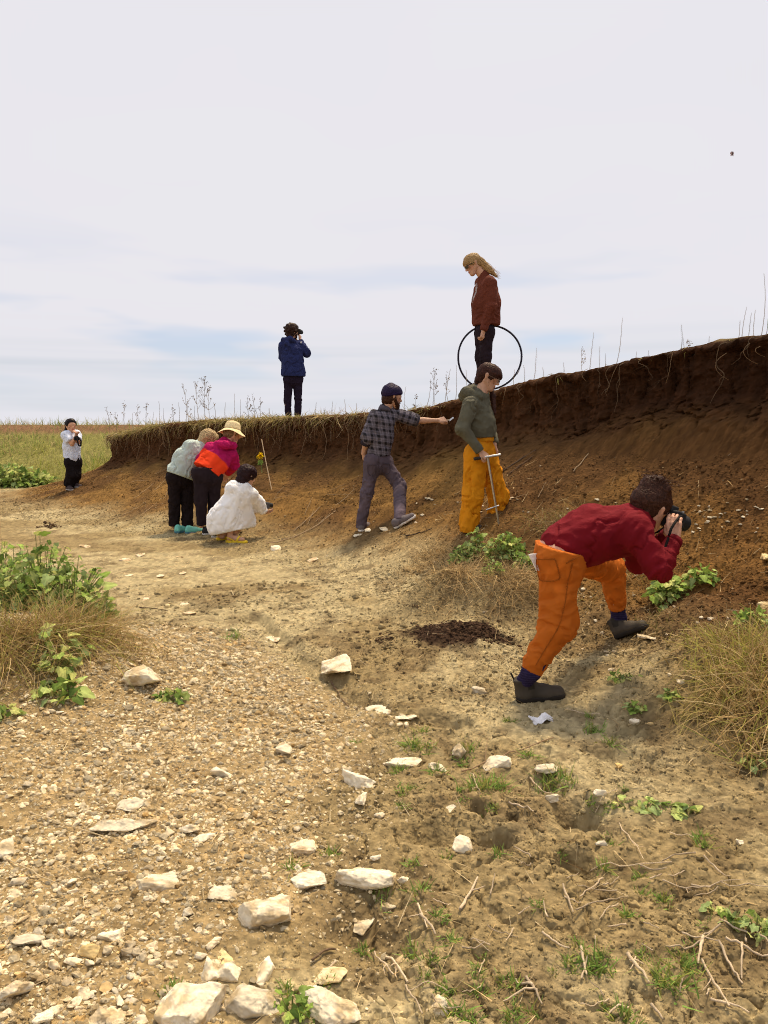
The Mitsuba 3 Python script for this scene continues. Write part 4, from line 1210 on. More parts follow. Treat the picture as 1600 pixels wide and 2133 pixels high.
k = cloth(p, 'top', [Group(tp + [Prim(J(408, 932, .12), J(418, 926, .15), .085, .07)], .05, [(J(376, 992, 0), unit(J(371, 1002, 0) - J(386, 960, .05)))]), Group([Prim(sl, el, .080, .062), Prim(el, wl, .060, .045, cut=True)], .03), Group([Prim(sr, er, .080, .062), Prim(er, wr, .060, .045, cut=True)], .03)], MINT, .0085,
          [(J(405, 930, .1), J(378, 992, 0), .006, .024, 15), (sl, el, .012, .016, 22)], 61, .016, .04, var=.10, crease=.018)
BLK = V(.014, .009, .010)
k = cloth(p, 'trousers', [Group([Prim(hl, hr, .115), Prim(J(378, 985), J(378, 1000, .03), .115, .12, unit(hr - hl), 1.2), Prim(hl, kl, .090, .074), Prim(kl, al, .073, .070, cut=True)], .03, [(J(378, 975), UP)]), Group([Prim(hr, kr, .092, .078), Prim(kr, ar, .077, .074, cut=True)], .012)], BLK, .009, [(hl, kl, .006, .012, 20), (kl, al, .012, .014, 20), (hr, kr, .006, .012, 20), (kr, ar, .012, .014, 20)], 64, .006, .03, var=.4)
TEAL = V(.16, .50, .42)
for q, dirx in ((on_ground(367, 1111), V(.28, .95, 0)), (on_ground(386, 1112), V(.92, .35, 0))):
    shoe(p, q, q + unit(dirx) * .26, UP, TEAL, V(.07, .20, .26), name='trainer', high=.075, sole_t=.028, h=.008, lace=V(.35, .7, .6))
hair(p, [Group([Prim(P(-.03, 0, .045), P(.015, 0, .05), .102, .095), Prim(P(-.06, 0, -.0), P(-.08, 0, -.05), .085, .06), Prim(P(-.09, 0, -.06), P(-.06, .02, -.12), .05, .03)], .03, [(P(.055, 0, 0), unit(fr[0] * .8 - fr[2] * .6))])], V(.44, .32, .17), lambda v: v - P(.0, 0, .15), .0078, .009, (70, 10), 17, light=1.5, bump=.012)
eyes(p, P)

foot = on_ground(425, 1112)
d = foot[1] - .05
J = joints(d)
p = thing('person', 'person in cream sun hat and magenta and orange-red jacket stooping towards the bank', 'person')
sl, sr = J(440, 934, .12), J(481, 945, .24)
hl, hr = J(419, 985, -.02), J(444, 990, .10)
kl, kr = J(418, 1042, .02), J(446, 1045, .16)
al, ar = J(420, 1094, .05), J(444, 1100, .14)
el, er = J(420, 958, .26), J(488, 968, .36)
wl, wr = J(440, 975, .42), J(474, 985, .50)
neck = J(470, 922, .24)
C = J(483, 905, .28)
face = unit(V(.72, .62, -.28))
hg_r, _ = hand_group(wr, V(-.3, .5, -.5), V(0, 0, -1), 1); hg_l, _ = hand_group(wl, V(.4, .4, -.5), V(0, 0, -1), -1)
bend = J(447, 962, .10)
P, fr = body(p, C, face, unit(V(.18, .2, .95)), neck, sl, sr, el, er, wl, wr, hl, hr, kl, kr, al, ar, [hg_r, hg_l], SKIN * V(1.15, 1.1, 1.1), h=.0068, torso=torso_prims(sl, sr, hl, hr, bend=bend))
MAG, RED = V(.40, .010, .095), V(.78, .055, .014)
band = J(450, 948, .1)
bn = unit(J(440, 975, 0) - J(466, 925, .2))


def jacket_paint(v, n):
    t = (v - J(447, 953, .1)) @ unit(bn + V(-.25, 0, 0)) + .006 * np.sin(v[:, 0] * 40)
    w = sst(-.006, .006, t)[:, None]
    arm_ = np.minimum(np.linalg.norm(v - er, axis=1), np.linalg.norm(v - wr, axis=1)) < .12
    c = MAG * (1 - w) + RED * w
    la = sst(.02, .05, (v - er) @ unit(wr - er))[:, None]
    c[arm_] = (MAG * (1 - la) + V(.50, .014, .022) * la)[arm_]
    c[np.linalg.norm(v - el, axis=1) < .13] = MAG * .9
    return c


tp = torso_prims(sl, sr, J(414, 976, -.02), J(448, 984, .08), .118, .122, .138, 1.28, .018, bend=bend)
k = cloth(p, 'jacket', [Group(tp + [Prim(J(460, 930, .18), J(468, 922, .22), .088, .075)], .05, [(J(428, 978, 0), unit(J(424, 986, 0) - J(446, 950, .1)))]), Group([Prim(sl, el, .080, .064), Prim(el, wl, .062, .05, cut=True)], .03), Group([Prim(sr, er, .082, .068), Prim(er, wr, .066, .055, cut=True)], .03),
          Group([Prim(J(452, 925, .10), J(470, 926, .06), .042, .052), Prim(J(470, 926, .06), J(486, 928, .16), .050, .040)], .03)], None, .0085, [(J(462, 930, .1), J(432, 980, 0), .008, .018, 13), (sr, er, .012, .02, 20), (er, wr, .016, .01, 24), (sl, el, .012, .016, 20)], 71, .014, .03, var=.14, paint=jacket_paint, crease=.008)
DRK = V(.020, .013, .017)
k = cloth(p, 'trousers', [Group([Prim(hl, hr, .125), Prim(J(432, 976), J(431, 992, .03), .12, .132, unit(hr - hl), 1.2), Prim(hl, kl, .108, .074), Prim(kl, al, .072, .060, cut=True)], .04, [(J(432, 973), UP)]), Group([Prim(hr, kr, .108, .074), Prim(kr, ar, .072, .060, cut=True)], .015)], DRK, .009, [(hl, kl, .004, .010, 18), (kl, al, .010, .012, 18), (hr, kr, .006, .012, 18), (kr, ar, .012, .012, 18)], 74, .008, .04, var=.3)
for q, dirx in ((on_ground(422, 1114), V(.9, .35, 0)), (on_ground(441, 1120), V(.85, .4, 0))):
    shoe(p, q, q + unit(dirx) * .25, UP, V(.02, .018, .02), V(.62, .6, .56), high=.075, sole_t=.02, h=.009)
hair(p, [Group([Prim(P(-.03, 0, .03), P(.01, 0, .04), .094, .09), Prim(P(-.055, 0, -.03), P(-.05, 0, -.07), .06, .035)], .03, [(P(.04, 0, 0), unit(fr[0] * .8 - fr[2] * .6))])], V(.2, .12, .06), UP, .009, .004, (70, 10), 19)
eyes(p, P)
ht = thing('sun_hat', 'cream wide-brimmed sun hat on the head above the magenta jacket', 'hat')
hu = unit(fr[2] + fr[0] * -.02 + V(-.12, 0, .1)); hF, hR, hU = frame(face, hu)
Hp = lambda a, r, z: P(-.008, 0, .05) + (hF * math.cos(a) + hR * math.sin(a)) * r + hU * z
prof = [(.001, .128), (.045, .125), (.078, .112), (.094, .085), (.102, .04), (.106, .012), (.125, -.004), (.152, -.018), (.178, -.030), (.176, -.034), (.148, -.023), (.10, .004)]
na = 48
hv = np.array([[Hp(a, r * (1 + .03 * math.sin(2 * a + .5)), z + (-.02 + .018 * math.sin(3 * a + 1)) * max(0, (r - .11) / .07) * (1 if i > 5 else 0)) for a in np.linspace(0, 2 * np.pi, na, endpoint=False)] for i, (r, z) in enumerate(prof)])
hf = []
for i in range(len(prof) - 1):
    for j in range(na):
        a_, b_, c_, e_ = i * na + j, i * na + (j + 1) % na, (i + 1) * na + (j + 1) % na, (i + 1) * na + j
        hf += [[a_, c_, b_], [a_, e_, c_]]
hv = hv.reshape(-1, 3); hf = np.array(hf)
CREAM = V(.74, .60, .34)
crown = hf[(hf // na).max(1) <= 5]; brim = hf[(hf // na).max(1) > 5]
put('crown', flat(compact(hv, crown), CREAM, 'cloth', var=.10, f=120), ht)
put('brim', flat(compact(hv, brim), CREAM, 'cloth', var=.10, f=120), ht)
put('hat_band', flat(cat_mesh([tube([Hp(a, .1065, .018) for a in np.linspace(0, 2 * np.pi, 49)], .0045, 5, False)]), CREAM * .8, 'cloth', var=.2), ht)

# --- the crouching woman in the long white shirt
foot = on_ground(478, 1129)
d = foot[1]
J = joints(d)
p = thing('person', 'dark-haired person in long white shirt and yellow sandals crouching by the bank', 'person')
sl, sr = J(484, 1018, -.02), J(524, 1030, .14)
hl, hr = J(462, 1084, -.02), J(484, 1086, .10)
kl, kr = J(500, 1062, .28), J(520, 1072, .32)
al, ar = J(463, 1117, .02), J(489, 1110, .05)
el, er = J(505, 1052, .26), J(538, 1046, .26)
wl, wr = J(538, 1062, .38), J(550, 1066, .34)
neck = J(506, 1010, .08)
C = J(515, 993, .12)
face = unit(V(.62, .72, -.35))
hg_r, _ = hand_group(wr, V(.5, .35, -.1), V(.1, .3, .6), 1, (.8, .9, .9, .9), s=.95); hg_l, _ = hand_group(wl, V(.7, .3, .1), V(.1, .1, .6), -1)
bend = J(490, 1050, .04)
P, fr = body(p, C, face, unit(V(.3, .3, .92)), neck, sl, sr, el, er, wl, wr, hl, hr, kl, kr, al, ar, [hg_r, hg_l], SKIN, h=.0065, torso=torso_prims(sl, sr, hl, hr, .09, .09, .10, bend=bend))
WH = V(.84, .85, .87)
sh = [Group([Prim(sl, sr, .078), Prim(J(503, 1018, .06), J(498, 1020, .06), .10), Prim(J(500, 1030, .05), J(464, 1080, .0), .135, .155, unit(sr - sl), 1.12), Prim(J(464, 1078, .0), J(460, 1098, -.02), .150, .152), Prim(J(500, 1050, .10), J(506, 1086, .20), .13, .155), Prim(J(480, 1075, .05), J(482, 1100, .06), .17, .18), Prim(J(511, 1078, .22), J(516, 1090, .24), .095, .095)], .06,
            [(J(470, 1110, .0), unit(V(.22, -.12, -1))), (J(425, 1098, 0), unit(V(-1, -.1, -.25)))]),
      Group([Prim(sr, er, .080, .066), Prim(er, wr, .064, .050, cut=True)], .03), Group([Prim(sl, el, .078, .062), Prim(el, wl, .06, .05, cut=True)], .03)]
k = cloth(p, 'shirt', sh, WH, .0075, [(J(505, 1020, .05), J(475, 1108, .0), .008, .018, 12), (sr, er, .010, .020, 22), (er, wr, .020, .012, 26)], 81, .020, .04, var=.05, crease=.011)
put('collar', flat(tube([J(503, 1013, .07), J(506, 1006, .085)], [.080, .068], 16, False), WH * .97, 'cloth', var=.1), k)
put('cuff', flat(tube([wr + unit(wr - er) * t for t in (-.05, -.02, -.001, .006)], [.052, .055, .053, .045], 14), WH * .98, 'cloth', var=.1), k)
YEL = V(.72, .52, .03)
for q, dirx in ((on_ground(452, 1126), V(.9, .42, 0)), (on_ground(472, 1131), V(.95, -.22, 0))):
    q = q + UP * .005
    F_ = unit(dirx); R_s = np.cross(F_, UP)
    s_ = put('sandal', flat(sdf_mesh([Group([Prim(q + F_ * .03 + UP * .014, q + F_ * .14 + UP * .014, .040, .042), Prim(q + F_ * .14 + UP * .014, q + F_ * .235 + UP * .014, .046, .038)], .02, [(q + UP * .030, UP), (q, -UP)])], .007), YEL, 'plain', var=.15), p)
    put('strap', flat(tube(spline([q + F_ * .15 - R_s * .045 + UP * .02, q + F_ * .165 - R_s * .03 + UP * .062, q + F_ * .17 + UP * .078, q + F_ * .165 + R_s * .03 + UP * .062, q + F_ * .15 + R_s * .045 + UP * .02], 14), .012, 6), YEL, 'plain', var=.15), s_)
    put('heel_strap', flat(tube(spline([q + F_ * .12 - R_s * .042 + UP * .03, q + F_ * .03 - R_s * .036 + UP * .065, q + F_ * -.008 + UP * .068, q + F_ * .03 + R_s * .036 + UP * .065, q + F_ * .12 + R_s * .042 + UP * .03], 14), .007, 6), YEL, 'plain'), s_)
    put('foot', flat(sdf_mesh([Group([Prim(q + F_ * .04 + UP * .06, q + F_ * .12 + UP * .06, .032, .030), Prim(q + F_ * .12 + UP * .052, q + F_ * .215 + UP * .045, .034, .024, R_s, 1.2), Prim(q + F_ * .045 + UP * .06, q + F_ * .05 + UP * .12, .033, .036)], .02)], .007), SKIN, 'skin', var=.2, f=20), p)
DH = V(.020, .008, .009)
hair(p, [Group([Prim(P(-.03, 0, .04), P(.01, 0, .05), .108, .100), Prim(P(-.06, 0, -.02), P(-.07, 0, -.05), .085, .07), Prim(J(501, 1001, .04), J(505, 1006, .03), .062, .055)], .025, [(P(.085, 0, 0), unit(fr[0] * .85 - fr[2] * .5))])], DH, lambda v: v - P(.02, 0, .14), .0075, .007, (80, 9), 21, light=1.8, bump=.012)
eyes(p, P)
gd = thing('camera', 'small dark grey camera in the hands of the crouching person in white', 'camera')
gc = J(551, 1052, .36)
put('camera_body', flat(rbox(gc, V(.05, .03, -.01), V(-.02, .03, 0), V(.0, .0, .042), .010), V(.07, .07, .075), 'plain', 35), gd)
put('lens', flat(disc(gc + V(.03, .02, 0), gc + V(.09, .06, -.01), .03), V(.02, .02, .02), 'plain', 35), gd)

# --- the person far away on the left
foot = on_ground(146, 1018)
d = foot[1]
J = joints(d)
p = thing('person', 'person in pale blue short-sleeved shirt and black trousers standing far off before the grassy slope', 'person')
sl, sr = J(158, 906, .12), J(138, 907, -.10)
hl, hr = J(157, 962, .05), J(147, 962, -.06)
kl, kr = J(157, 988, .02), J(150, 988, -.06)
al, ar = J(150, 1012, .06), J(142, 1013, -.02)
el, er = J(163, 922, -.02), J(150, 925, -.18)
wl, wr = J(160, 909, -.12), J(157, 911, -.22)
neck = J(147, 901)
C = J(148, 888)
face = unit(V(.62, -.78, .0))
hg_r, _ = hand_group(wr, V(.2, -.1, .8), V(.5, 0, 0), 1, (.9, 1., 1., 1.)); hg_l, _ = hand_group(wl, V(-.2, -.1, .8), V(-.5, 0, 0), -1, (.9, 1., 1., 1.))
P, fr = body(p, C, face, UP, neck, sl, sr, el, er, wl, wr, hl, hr, kl, kr, al, ar, [hg_r, hg_l], SKIN * V(1.1, 1.05, 1), h=.0085)
LB = V(.62, .68, .82)
cloth(p, 'shirt', [Group(torso_prims(sl, sr, J(153, 952, .05), J(147, 955, -.06), .115, .128, .138, 1.08, .012) + [Prim(neck + V(0, 0, -.06), neck, .085, .07)], .05, [(J(150, 957), unit(V(-.35, 0, -1)))]), Group([Prim(sr, sr + (er - sr) * .75, .10, .085, cut=True)], .03), Group([Prim(sl, sl + (el - sl) * .75, .10, .085, cut=True)], .03)], LB, .012, [(J(148, 905), J(150, 957), .004, .018, 8)], 91, .02, .04, var=.06)
cloth(p, 'trousers', [Group([Prim(hl, hr, .11), Prim(J(152, 952), J(152, 965), .125, .125), Prim(hl, kl, .108, .095), Prim(kl, al, .095, .085, cut=True)], .04), Group([Prim(hr, kr, .108, .095), Prim(kr, ar, .095, .085, cut=True)], .04)], V(.012, .009, .010), .012, [(hr, kr, .01, .02, 12), (kr, ar, .02, .02, 12)], 93, .015, .04, var=.4)
for A, dirx in ((ar, V(.6, -.75, 0)), (al, V(.8, -.4, 0))):
    q = ground_z(A + V(-.03, .03, 0)); shoe(p, q, q + unit(dirx) * .28, UP, V(.05, .035, .035), V(.45, .42, .40), h=.012)
hair(p, [Group([Prim(P(-.035, 0, .045), P(.01, 0, .055), .100, .094), Prim(P(-.08, .02, .0), P(-.12, .05, -.10), .055, .045), Prim(P(-.12, .05, -.10), P(-.14, .08, -.22), .045, .02)], .03, [(P(.045, 0, .02), unit(fr[0] * .75 - fr[2] * .66))])], V(.012, .009, .011), UP, .010, .004, (60, 10), 23)
eyes(p, P, 1.15)
pc = photo_camera('camera', 'black camera clasped at the chest of the far-off person in pale blue', (wl + wr) / 2 + V(.03, -.07, -.03), face, UP, .7, .05, .03)
lp = [J(158, 910, -.28), J(162, 920, -.30), J(164, 928, -.30), J(168, 929, -.30), J(169, 921, -.28), J(164, 912, -.25), J(160, 908, -.2)]
whole('camera_strap', flat(tube(spline(lp, 30), .014, 6), V(.012, .01, .01), 'cloth'), 'black camera strap hanging in a loop from the hands of the far-off person', 'strap')
# ------------------------------------------------------------------ stones
R = np.random.default_rng(2024)


def stone_mesh(seed, a, b, c, n=15, fine=.02, rough=.05, box=3.0):
    r = np.random.default_rng(seed)
    p = r.normal(size=(n, 3))
    p = p / (np.abs(p) ** box).sum(1, keepdims=True) ** (1 / box) * r.uniform(.82, 1.05, (n, 1))
    m = trimesh.convex.convex_hull(p * V(a, b, c))
    size = (a + b + c) / 3
    if fine:
        while m.edges_unique_length.max() > fine * 1.6 and len(m.faces) < 12000:
            m = m.subdivide()
        trimesh.smoothing.filter_laplacian(m, lamb=.35, iterations=max(1, int(2 * (size / fine) / 4)))
        v = np.array(m.vertices)
        nv = vnormals(v, np.array(m.faces))
        k = rough * size
        q = v / size
        d = k * 2.6 * (nz3(q + seed, 1.6, 3, seed % 50) - .5) - k * 1.1 * np.abs(nz3(q + seed, 3.4, 3, seed % 37) - .5) + k * .5 * (nz3(q + seed, 9, 2, seed % 31) - .5)
        return v + nv * d[:, None], np.array(m.faces)
    return np.array(m.vertices), np.array(m.faces)


CREAMY = V(.70, .62, .46)


def stone_shape(v, f, seed, tone=1.0, tint=(1, 1, 1)):
    c = CREAMY * V(*tint) * tone * (.86 + .28 * nz3(v + seed, 55, 3, seed % 23)[:, None])
    return shape((v, f), 'stone', smooth=True, color=np.clip(c, 0, .85))


def place_stone(px, py, w, h, label=None, group=None, seed=None, flatness=None, turn=None, tone=1.0, tint=(1, 1, 1), tilt=0.0, n=15, sink=.38, name='stone', box=3.0):
    seed = int(px * 7 + py * 3) if seed is None else seed
    r = np.random.default_rng(seed)
    g = on_ground(px, py + h * .22)
    m_px = g[1] / FOCAL * 1.22
    phi = math.atan2(CAM_Z - g[2], g[1])
    a = w * m_px / 2
    hm = h * m_px
    c = flatness * a if flatness else min(.42 * hm / math.cos(phi), .62 * a)
    b = np.clip((hm - 1.5 * c * math.cos(phi)) / (2 * math.sin(phi)), .45 * a, 1.5 * a)
    v, f = stone_mesh(seed, a, b, c, n, max(.007, .0032 * g[1], a / 13), .10, box)
    t = r.uniform(-.25, .25) if turn is None else turn
    Rz = trimesh.transformations.rotation_matrix(t, [0, 0, 1])[:3, :3] @ trimesh.transformations.rotation_matrix(tilt + r.normal() * .08, [0, 1, 0])[:3, :3] @ trimesh.transformations.rotation_matrix(r.normal() * .08, [1, 0, 0])[:3, :3]
    v = v @ Rz.T + g + V(0, 0, c * (1 - 2 * sink))
    return whole(name, stone_shape(v, f, seed, tone, tint), label or 'small pale stone lying on the ground', 'stone', group)


STONES = [
    (305, 1408, 84, 62, 'pale wedge-shaped boulder sunk in gravel just below the dry grass on the left', dict(flatness=.55, tone=.95)),
    (697, 1387, 66, 44, 'long pale slab tilted over the small gully in the middle', dict(flatness=.30, turn=.5, tilt=-.35, sink=.0)),
    (1000, 1437, 28, 25, 'brown cube-like stone left of the near boot', dict(tone=.72, n=12, box=6)),
    (795, 1476, 62, 26, 'flat pale slab right of the gravel edge in the middle distance', dict(flatness=.2)),
    (840, 1491, 60, 16, 'thin pale flake lying against the flat slab in the middle distance', dict(flatness=.14)),
    (591, 1557, 34, 36, 'upright white stone alone on the upper gravel', dict()),
    (465, 1609, 54, 32, 'rounded cream stone on the gravel left of the upright white stone', dict()),
    (760, 1626, 112, 44, 'long white stone with a sharp left end at the edge of the gravel', dict(flatness=.3, tone=1.12)),
    (840, 1584, 82, 30, 'broad flat cream stone behind the long white stone', dict(flatness=.22)),
    (915, 1591, 42, 36, 'tan stone half buried in clay with grass in front', dict(tone=.8)),
    (957, 1558, 30, 36, 'grey upright stone beside a grass tuft right of the flat cream stone', dict(tone=.75)),
    (1036, 1588, 58, 42, 'pale pointed stone under a long twig', dict(tone=1.05, n=10)),
    (1141, 1595, 50, 28, 'greyish flat stone in the grass right of the pointed stone', dict(tone=.85, flatness=.3)),
    (965, 1756, 52, 44, 'whitish angular stone alone on bare clay in the centre foreground', dict(tone=1.05)),
    (258, 1714, 124, 42, 'long flat dusty slab on the left gravel', dict(flatness=.16, tone=.85)),
    (275, 1672, 62, 30, 'flat tan stone just behind the long dusty slab', dict(flatness=.2, tone=.82)),
    (340, 1824, 116, 54, 'oval grey slab raised above the gravel', dict(flatness=.26, tone=.9)),
    (396, 1729, 44, 30, 'bright triangular stone right of the long dusty slab', dict(n=9, tone=1.1)),
    (425, 1742, 50, 24, 'flat stone touching the bright triangular stone', dict(flatness=.25)),
    (760, 1822, 134, 62, 'large elongated white boulder in the centre foreground', dict(flatness=.34, tone=1.12, turn=-.2)),
    (645, 1830, 78, 44, 'curved pale stone left of the large elongated white boulder', dict(flatness=.3, tone=1.05, turn=-.35)),
    (548, 1895, 104, 74, 'square-cut cream block with a flat top', dict(flatness=.52, box=7, n=22, turn=.05)),
    (426, 2011, 60, 70, 'pointed cream stone standing behind the biggest boulder', dict(n=11)),
    (476, 2022, 56, 50, 'smooth cream wedge right of the pointed cream stone', dict(n=11, box=5)),
    (556, 2010, 54, 82, 'tall white stone standing on end near the bottom', dict(tone=1.1)),
    (402, 2088, 168, 120, 'biggest cream boulder, cut off by the bottom edge', dict(flatness=.5, tone=1.05, n=17)),
    (530, 2082, 112, 72, 'brownish stained boulder right of the biggest boulder', dict(flatness=.42, tone=.8)),
    (686, 2082, 146, 92, 'rounded cream boulder sloping down to the right at the bottom edge', dict(flatness=.42, turn=-.5)),
    (690, 2026, 92, 40, 'flat yellowish slab behind the rounded cream boulder', dict(flatness=.18, tint=(1, .95, .8))),
    (917, 2087, 62, 48, 'clean cream stone alone right of the rounded cream boulder', dict(box=5)),
    (35, 2060, 72, 62, 'cream boulder near the lower left corner', dict()),
    (18, 1762, 50, 58, 'grey boulder cut off by the left edge', dict(tone=.85)),
    (190, 1976, 46, 44, 'ochre yellow rounded stone on the left gravel', dict(tint=(.95, .8, .5), tone=.85)),
    (92, 2120, 42, 36, 'white stone at the bottom edge near the lower left corner', dict(tone=1.12)),
    (202, 2115, 54, 48, 'cream stone at the bottom edge left of the biggest boulder', dict(tone=1.05)),
    (628, 1764, 64, 38, 'pinkish cream flat stone above the curved pale stone', dict(flatness=.3, tint=(1, .94, .9))),
    (470, 1855, 62, 40, 'flat dusty stone half covered by gravel above the square-cut block', dict(flatness=.18, tone=.85)),
    (60, 1950, 64, 40, 'grey flat stone on the left gravel above the lower left boulder', dict(flatness=.22, tone=.75)),
    (232, 1945, 60, 34, 'pale lumpy stone above the ochre yellow stone', dict(tone=1.0)),
    (475, 1985, 40, 44, 'narrow yellow-brown flake leaning by the smooth cream wedge', dict(n=9, tint=(.95, .85, .6), flatness=.3)),
    (755, 1660, 30, 30, 'small white stone in front of the long white stone', dict(tone=1.08)),
    (575, 1143, 22, 17, 'white stone on the floor to the right of the crouching person', dict(tone=1.1)),
    (745, 1114, 18, 12, 'flat grey stone by the rear shoe of the person in the checked shirt', dict(flatness=.35)),
    (803, 1102, 24, 12, 'rounded buff stone between the shoes of the person in the checked shirt', dict(tone=.9)),
    (767, 1103, 14, 13, 'white stone touching the rear shoe of the person in the checked shirt', dict(tone=1.1)),
    (560, 1329, 52, 22, 'flat cream slab by the green grass in the middle of the floor', dict(flatness=.18)),
    (1350, 1325, 42, 15, 'flat cream stone in front of the far boot', dict(flatness=.22)),
    (1595, 1263, 30, 22, 'yellowish stone on the grassy mound at the right edge', dict(tint=(1, .92, .72))),
    (1597, 1160, 24, 20, 'yellowish stone on the slope at the right edge', dict(tint=(1, .9, .65))),
    (1324, 1503, 24, 14, 'white stone right of the crumpled white paper', dict(tone=1.1)),
    (1355, 1508, 22, 9, 'thin yellow stone flake right of the crumpled white paper', dict(tint=(1, .92, .7))),
    (1290, 1593, 15, 13, 'small ochre stone in a dark hollow on the right', dict(tint=(.95, .75, .4))),
    (1252, 1757, 26, 13, 'tan pebble on a clay ridge below the burrow hole', dict(tone=.85)),
    (1150, 1660, 30, 20, 'pale angular stone at the burrow rim', dict()),
    (1250, 1652, 26, 18, 'white stone above the leafy creeping plant on the right', dict(tone=1.05)),
    (1540, 1752, 18, 26, 'cream pebble standing on the clay at the right', dict()),
    (940, 1683, 38, 18, 'flat grey-cream stone on bare clay left of the small holes', dict(flatness=.25, tone=.92)),
    (790, 1698, 22, 16, 'buff pebble on the small clay ledge', dict(tone=.95)),
    (808, 1888, 32, 24, 'dull grey stone on clay right of the large elongated boulder', dict(tone=.75)),
    (760, 1915, 50, 40, 'flat dusty cream stone sunk in clay in the lower centre', dict(flatness=.2, tone=.85)),
    (840, 1833, 26, 18, 'white pebble right of the large elongated boulder', dict(tone=1.05)),
    (783, 1788, 26, 14, 'cream pebble behind the large elongated boulder', dict(tone=1.02)),
]
for px, py, w, h, lab, kw in STONES:
    place_stone(px, py, w, h, lab, **kw)
for px, py, w, h in [(263, 1166, 26, 8), (290, 1156, 22, 7), (335, 1199, 20, 7), (380, 1193, 16, 7), (268, 1198, 18, 6), (305, 1246, 15, 8), (386, 1257, 20, 9), (395, 1275, 30, 11), (178, 1137, 24, 7), (372, 1160, 16, 6), (650, 1165, 24, 10)]:
    place_stone(px, py, w, h, 'thin pale stone flake lying on the trodden floor', 'stone flakes on the trodden floor', flatness=.22, tint=(1, .93, .85))
for px, py, w, h in [(1262, 1358, 12, 7), (1280, 1357, 12, 8), (1300, 1355, 10, 7), (1268, 1366, 12, 6), (1255, 1318, 9, 6), (1240, 1292, 8, 7), (1215, 1226, 10, 8), (1480, 1288, 14, 9), (1460, 1285, 9, 8), (1418, 1420, 20, 13), (1395, 1405, 12, 7), (1275, 1395, 16, 9)]:
    place_stone(px, py, w, h, 'small pale pebble on the bare clay right of the orange trousers', 'pebbles on the bare clay by the orange trousers', tone=.95)
for i in range(70):                                    # the seam of white pebbles low in the slope
    if i < 48:
        px, py = R.uniform(1160, 1598), R.normal(1068, 20)
        if 1290 < px < 1440 and py > 1050: px = R.uniform(1440, 1598)
    else:
        px, py = R.uniform(842, 1105), R.normal(1048, 14)
    w = R.uniform(3.5, 9.5)
    place_stone(px, py, w, w * R.uniform(.45, .7), 'white pebble in the pebbly seam low on the slope', 'white pebbles in the seam low on the slope', tone=R.uniform(.55, .9), sink=.35)

VARS = [stone_mesh(900 + i, 1, 1, .6, 11 + i % 5, .34, .09, 2.6 + (i % 3)) for i in range(10)]
TONES = [1.0, .85, 1.1, .7, .92, 1.05, .8, .62, 1.0, .9]
VPLY = [stone_shape(v, f, 17 + i, TONES[i], [(1, 1, 1), (1, .94, .85), (1, .97, .9)][i % 3]) for i, (v, f) in enumerate(VARS)]
n_med = 0
while n_med < 150:
    px, py = R.uniform(-20, 760), 1420 + 713 * R.uniform(0, 1) ** .8
    q = px_ground(px, py, .05)
    if gravel_mask(q[0], q[1]) < .6: continue
    g = on_ground(px, py)
    s = R.uniform(.010, .024) * (1.35 if R.uniform() < .15 else 1)
    k = R.integers(10)
    tw = T().translate(list(map(float, g + V(0, 0, s * .2)))).rotate([0, 0, 1], float(R.uniform(0, 360))).rotate([1, 0, 0], float(R.normal() * 14)).scale([float(s), float(s * R.uniform(.55, 1)), float(s * R.uniform(.5, .9))])
    whole('small_stone', {**VPLY[k], 'to_world': tw}, 'small pale stone among the gravel of the left foreground', 'stone', 'small stones among the gravel')
    n_med += 1

# gravel: too many to count
ICO = trimesh.creation.icosphere(0)
IV, IF = np.array(ICO.vertices), np.array(ICO.faces)


def scatter(pts, size, squash, color, seed):
    """One low pebble or clod per point: 12 vertices and 20 faces each, all different."""
    r = np.random.default_rng(seed)
    n = len(pts)
    v = IV[None] * r.uniform(.62, 1.2, (n, 12, 1))
    sc = np.stack([np.ones(n), r.uniform(.55, 1, n), squash * r.uniform(.6, 1.2, n)], 1) * np.asarray(size)[:, None]
    v = v * sc[:, None]
    a, tl = r.uniform(0, 6.28, n), r.normal(size=n) * .35
    x, z = v[..., 0] * np.cos(tl)[:, None] - v[..., 2] * np.sin(tl)[:, None], v[..., 0] * np.sin(tl)[:, None] + v[..., 2] * np.cos(tl)[:, None]
    y = v[..., 1]
    v = np.stack([x * np.cos(a)[:, None] - y * np.sin(a)[:, None], x * np.sin(a)[:, None] + y * np.cos(a)[:, None], z], -1) + pts[:, None]
    return v.reshape(-1, 3), (IF[None] + (np.arange(n) * 12)[:, None, None]).reshape(-1, 3), np.repeat(color, 12, 0)


def sector(n, r0, r1, a0, a1, power=1.0):
    r = np.sqrt(R.uniform(0, 1, n) ** power * (r1 ** 2 - r0 ** 2) + r0 ** 2); a = np.radians(R.uniform(a0, a1, n))
    return r * np.sin(a), r * np.cos(a)


def with_z(x, y):
    return np.stack([x, y, height(x, y)], 1)


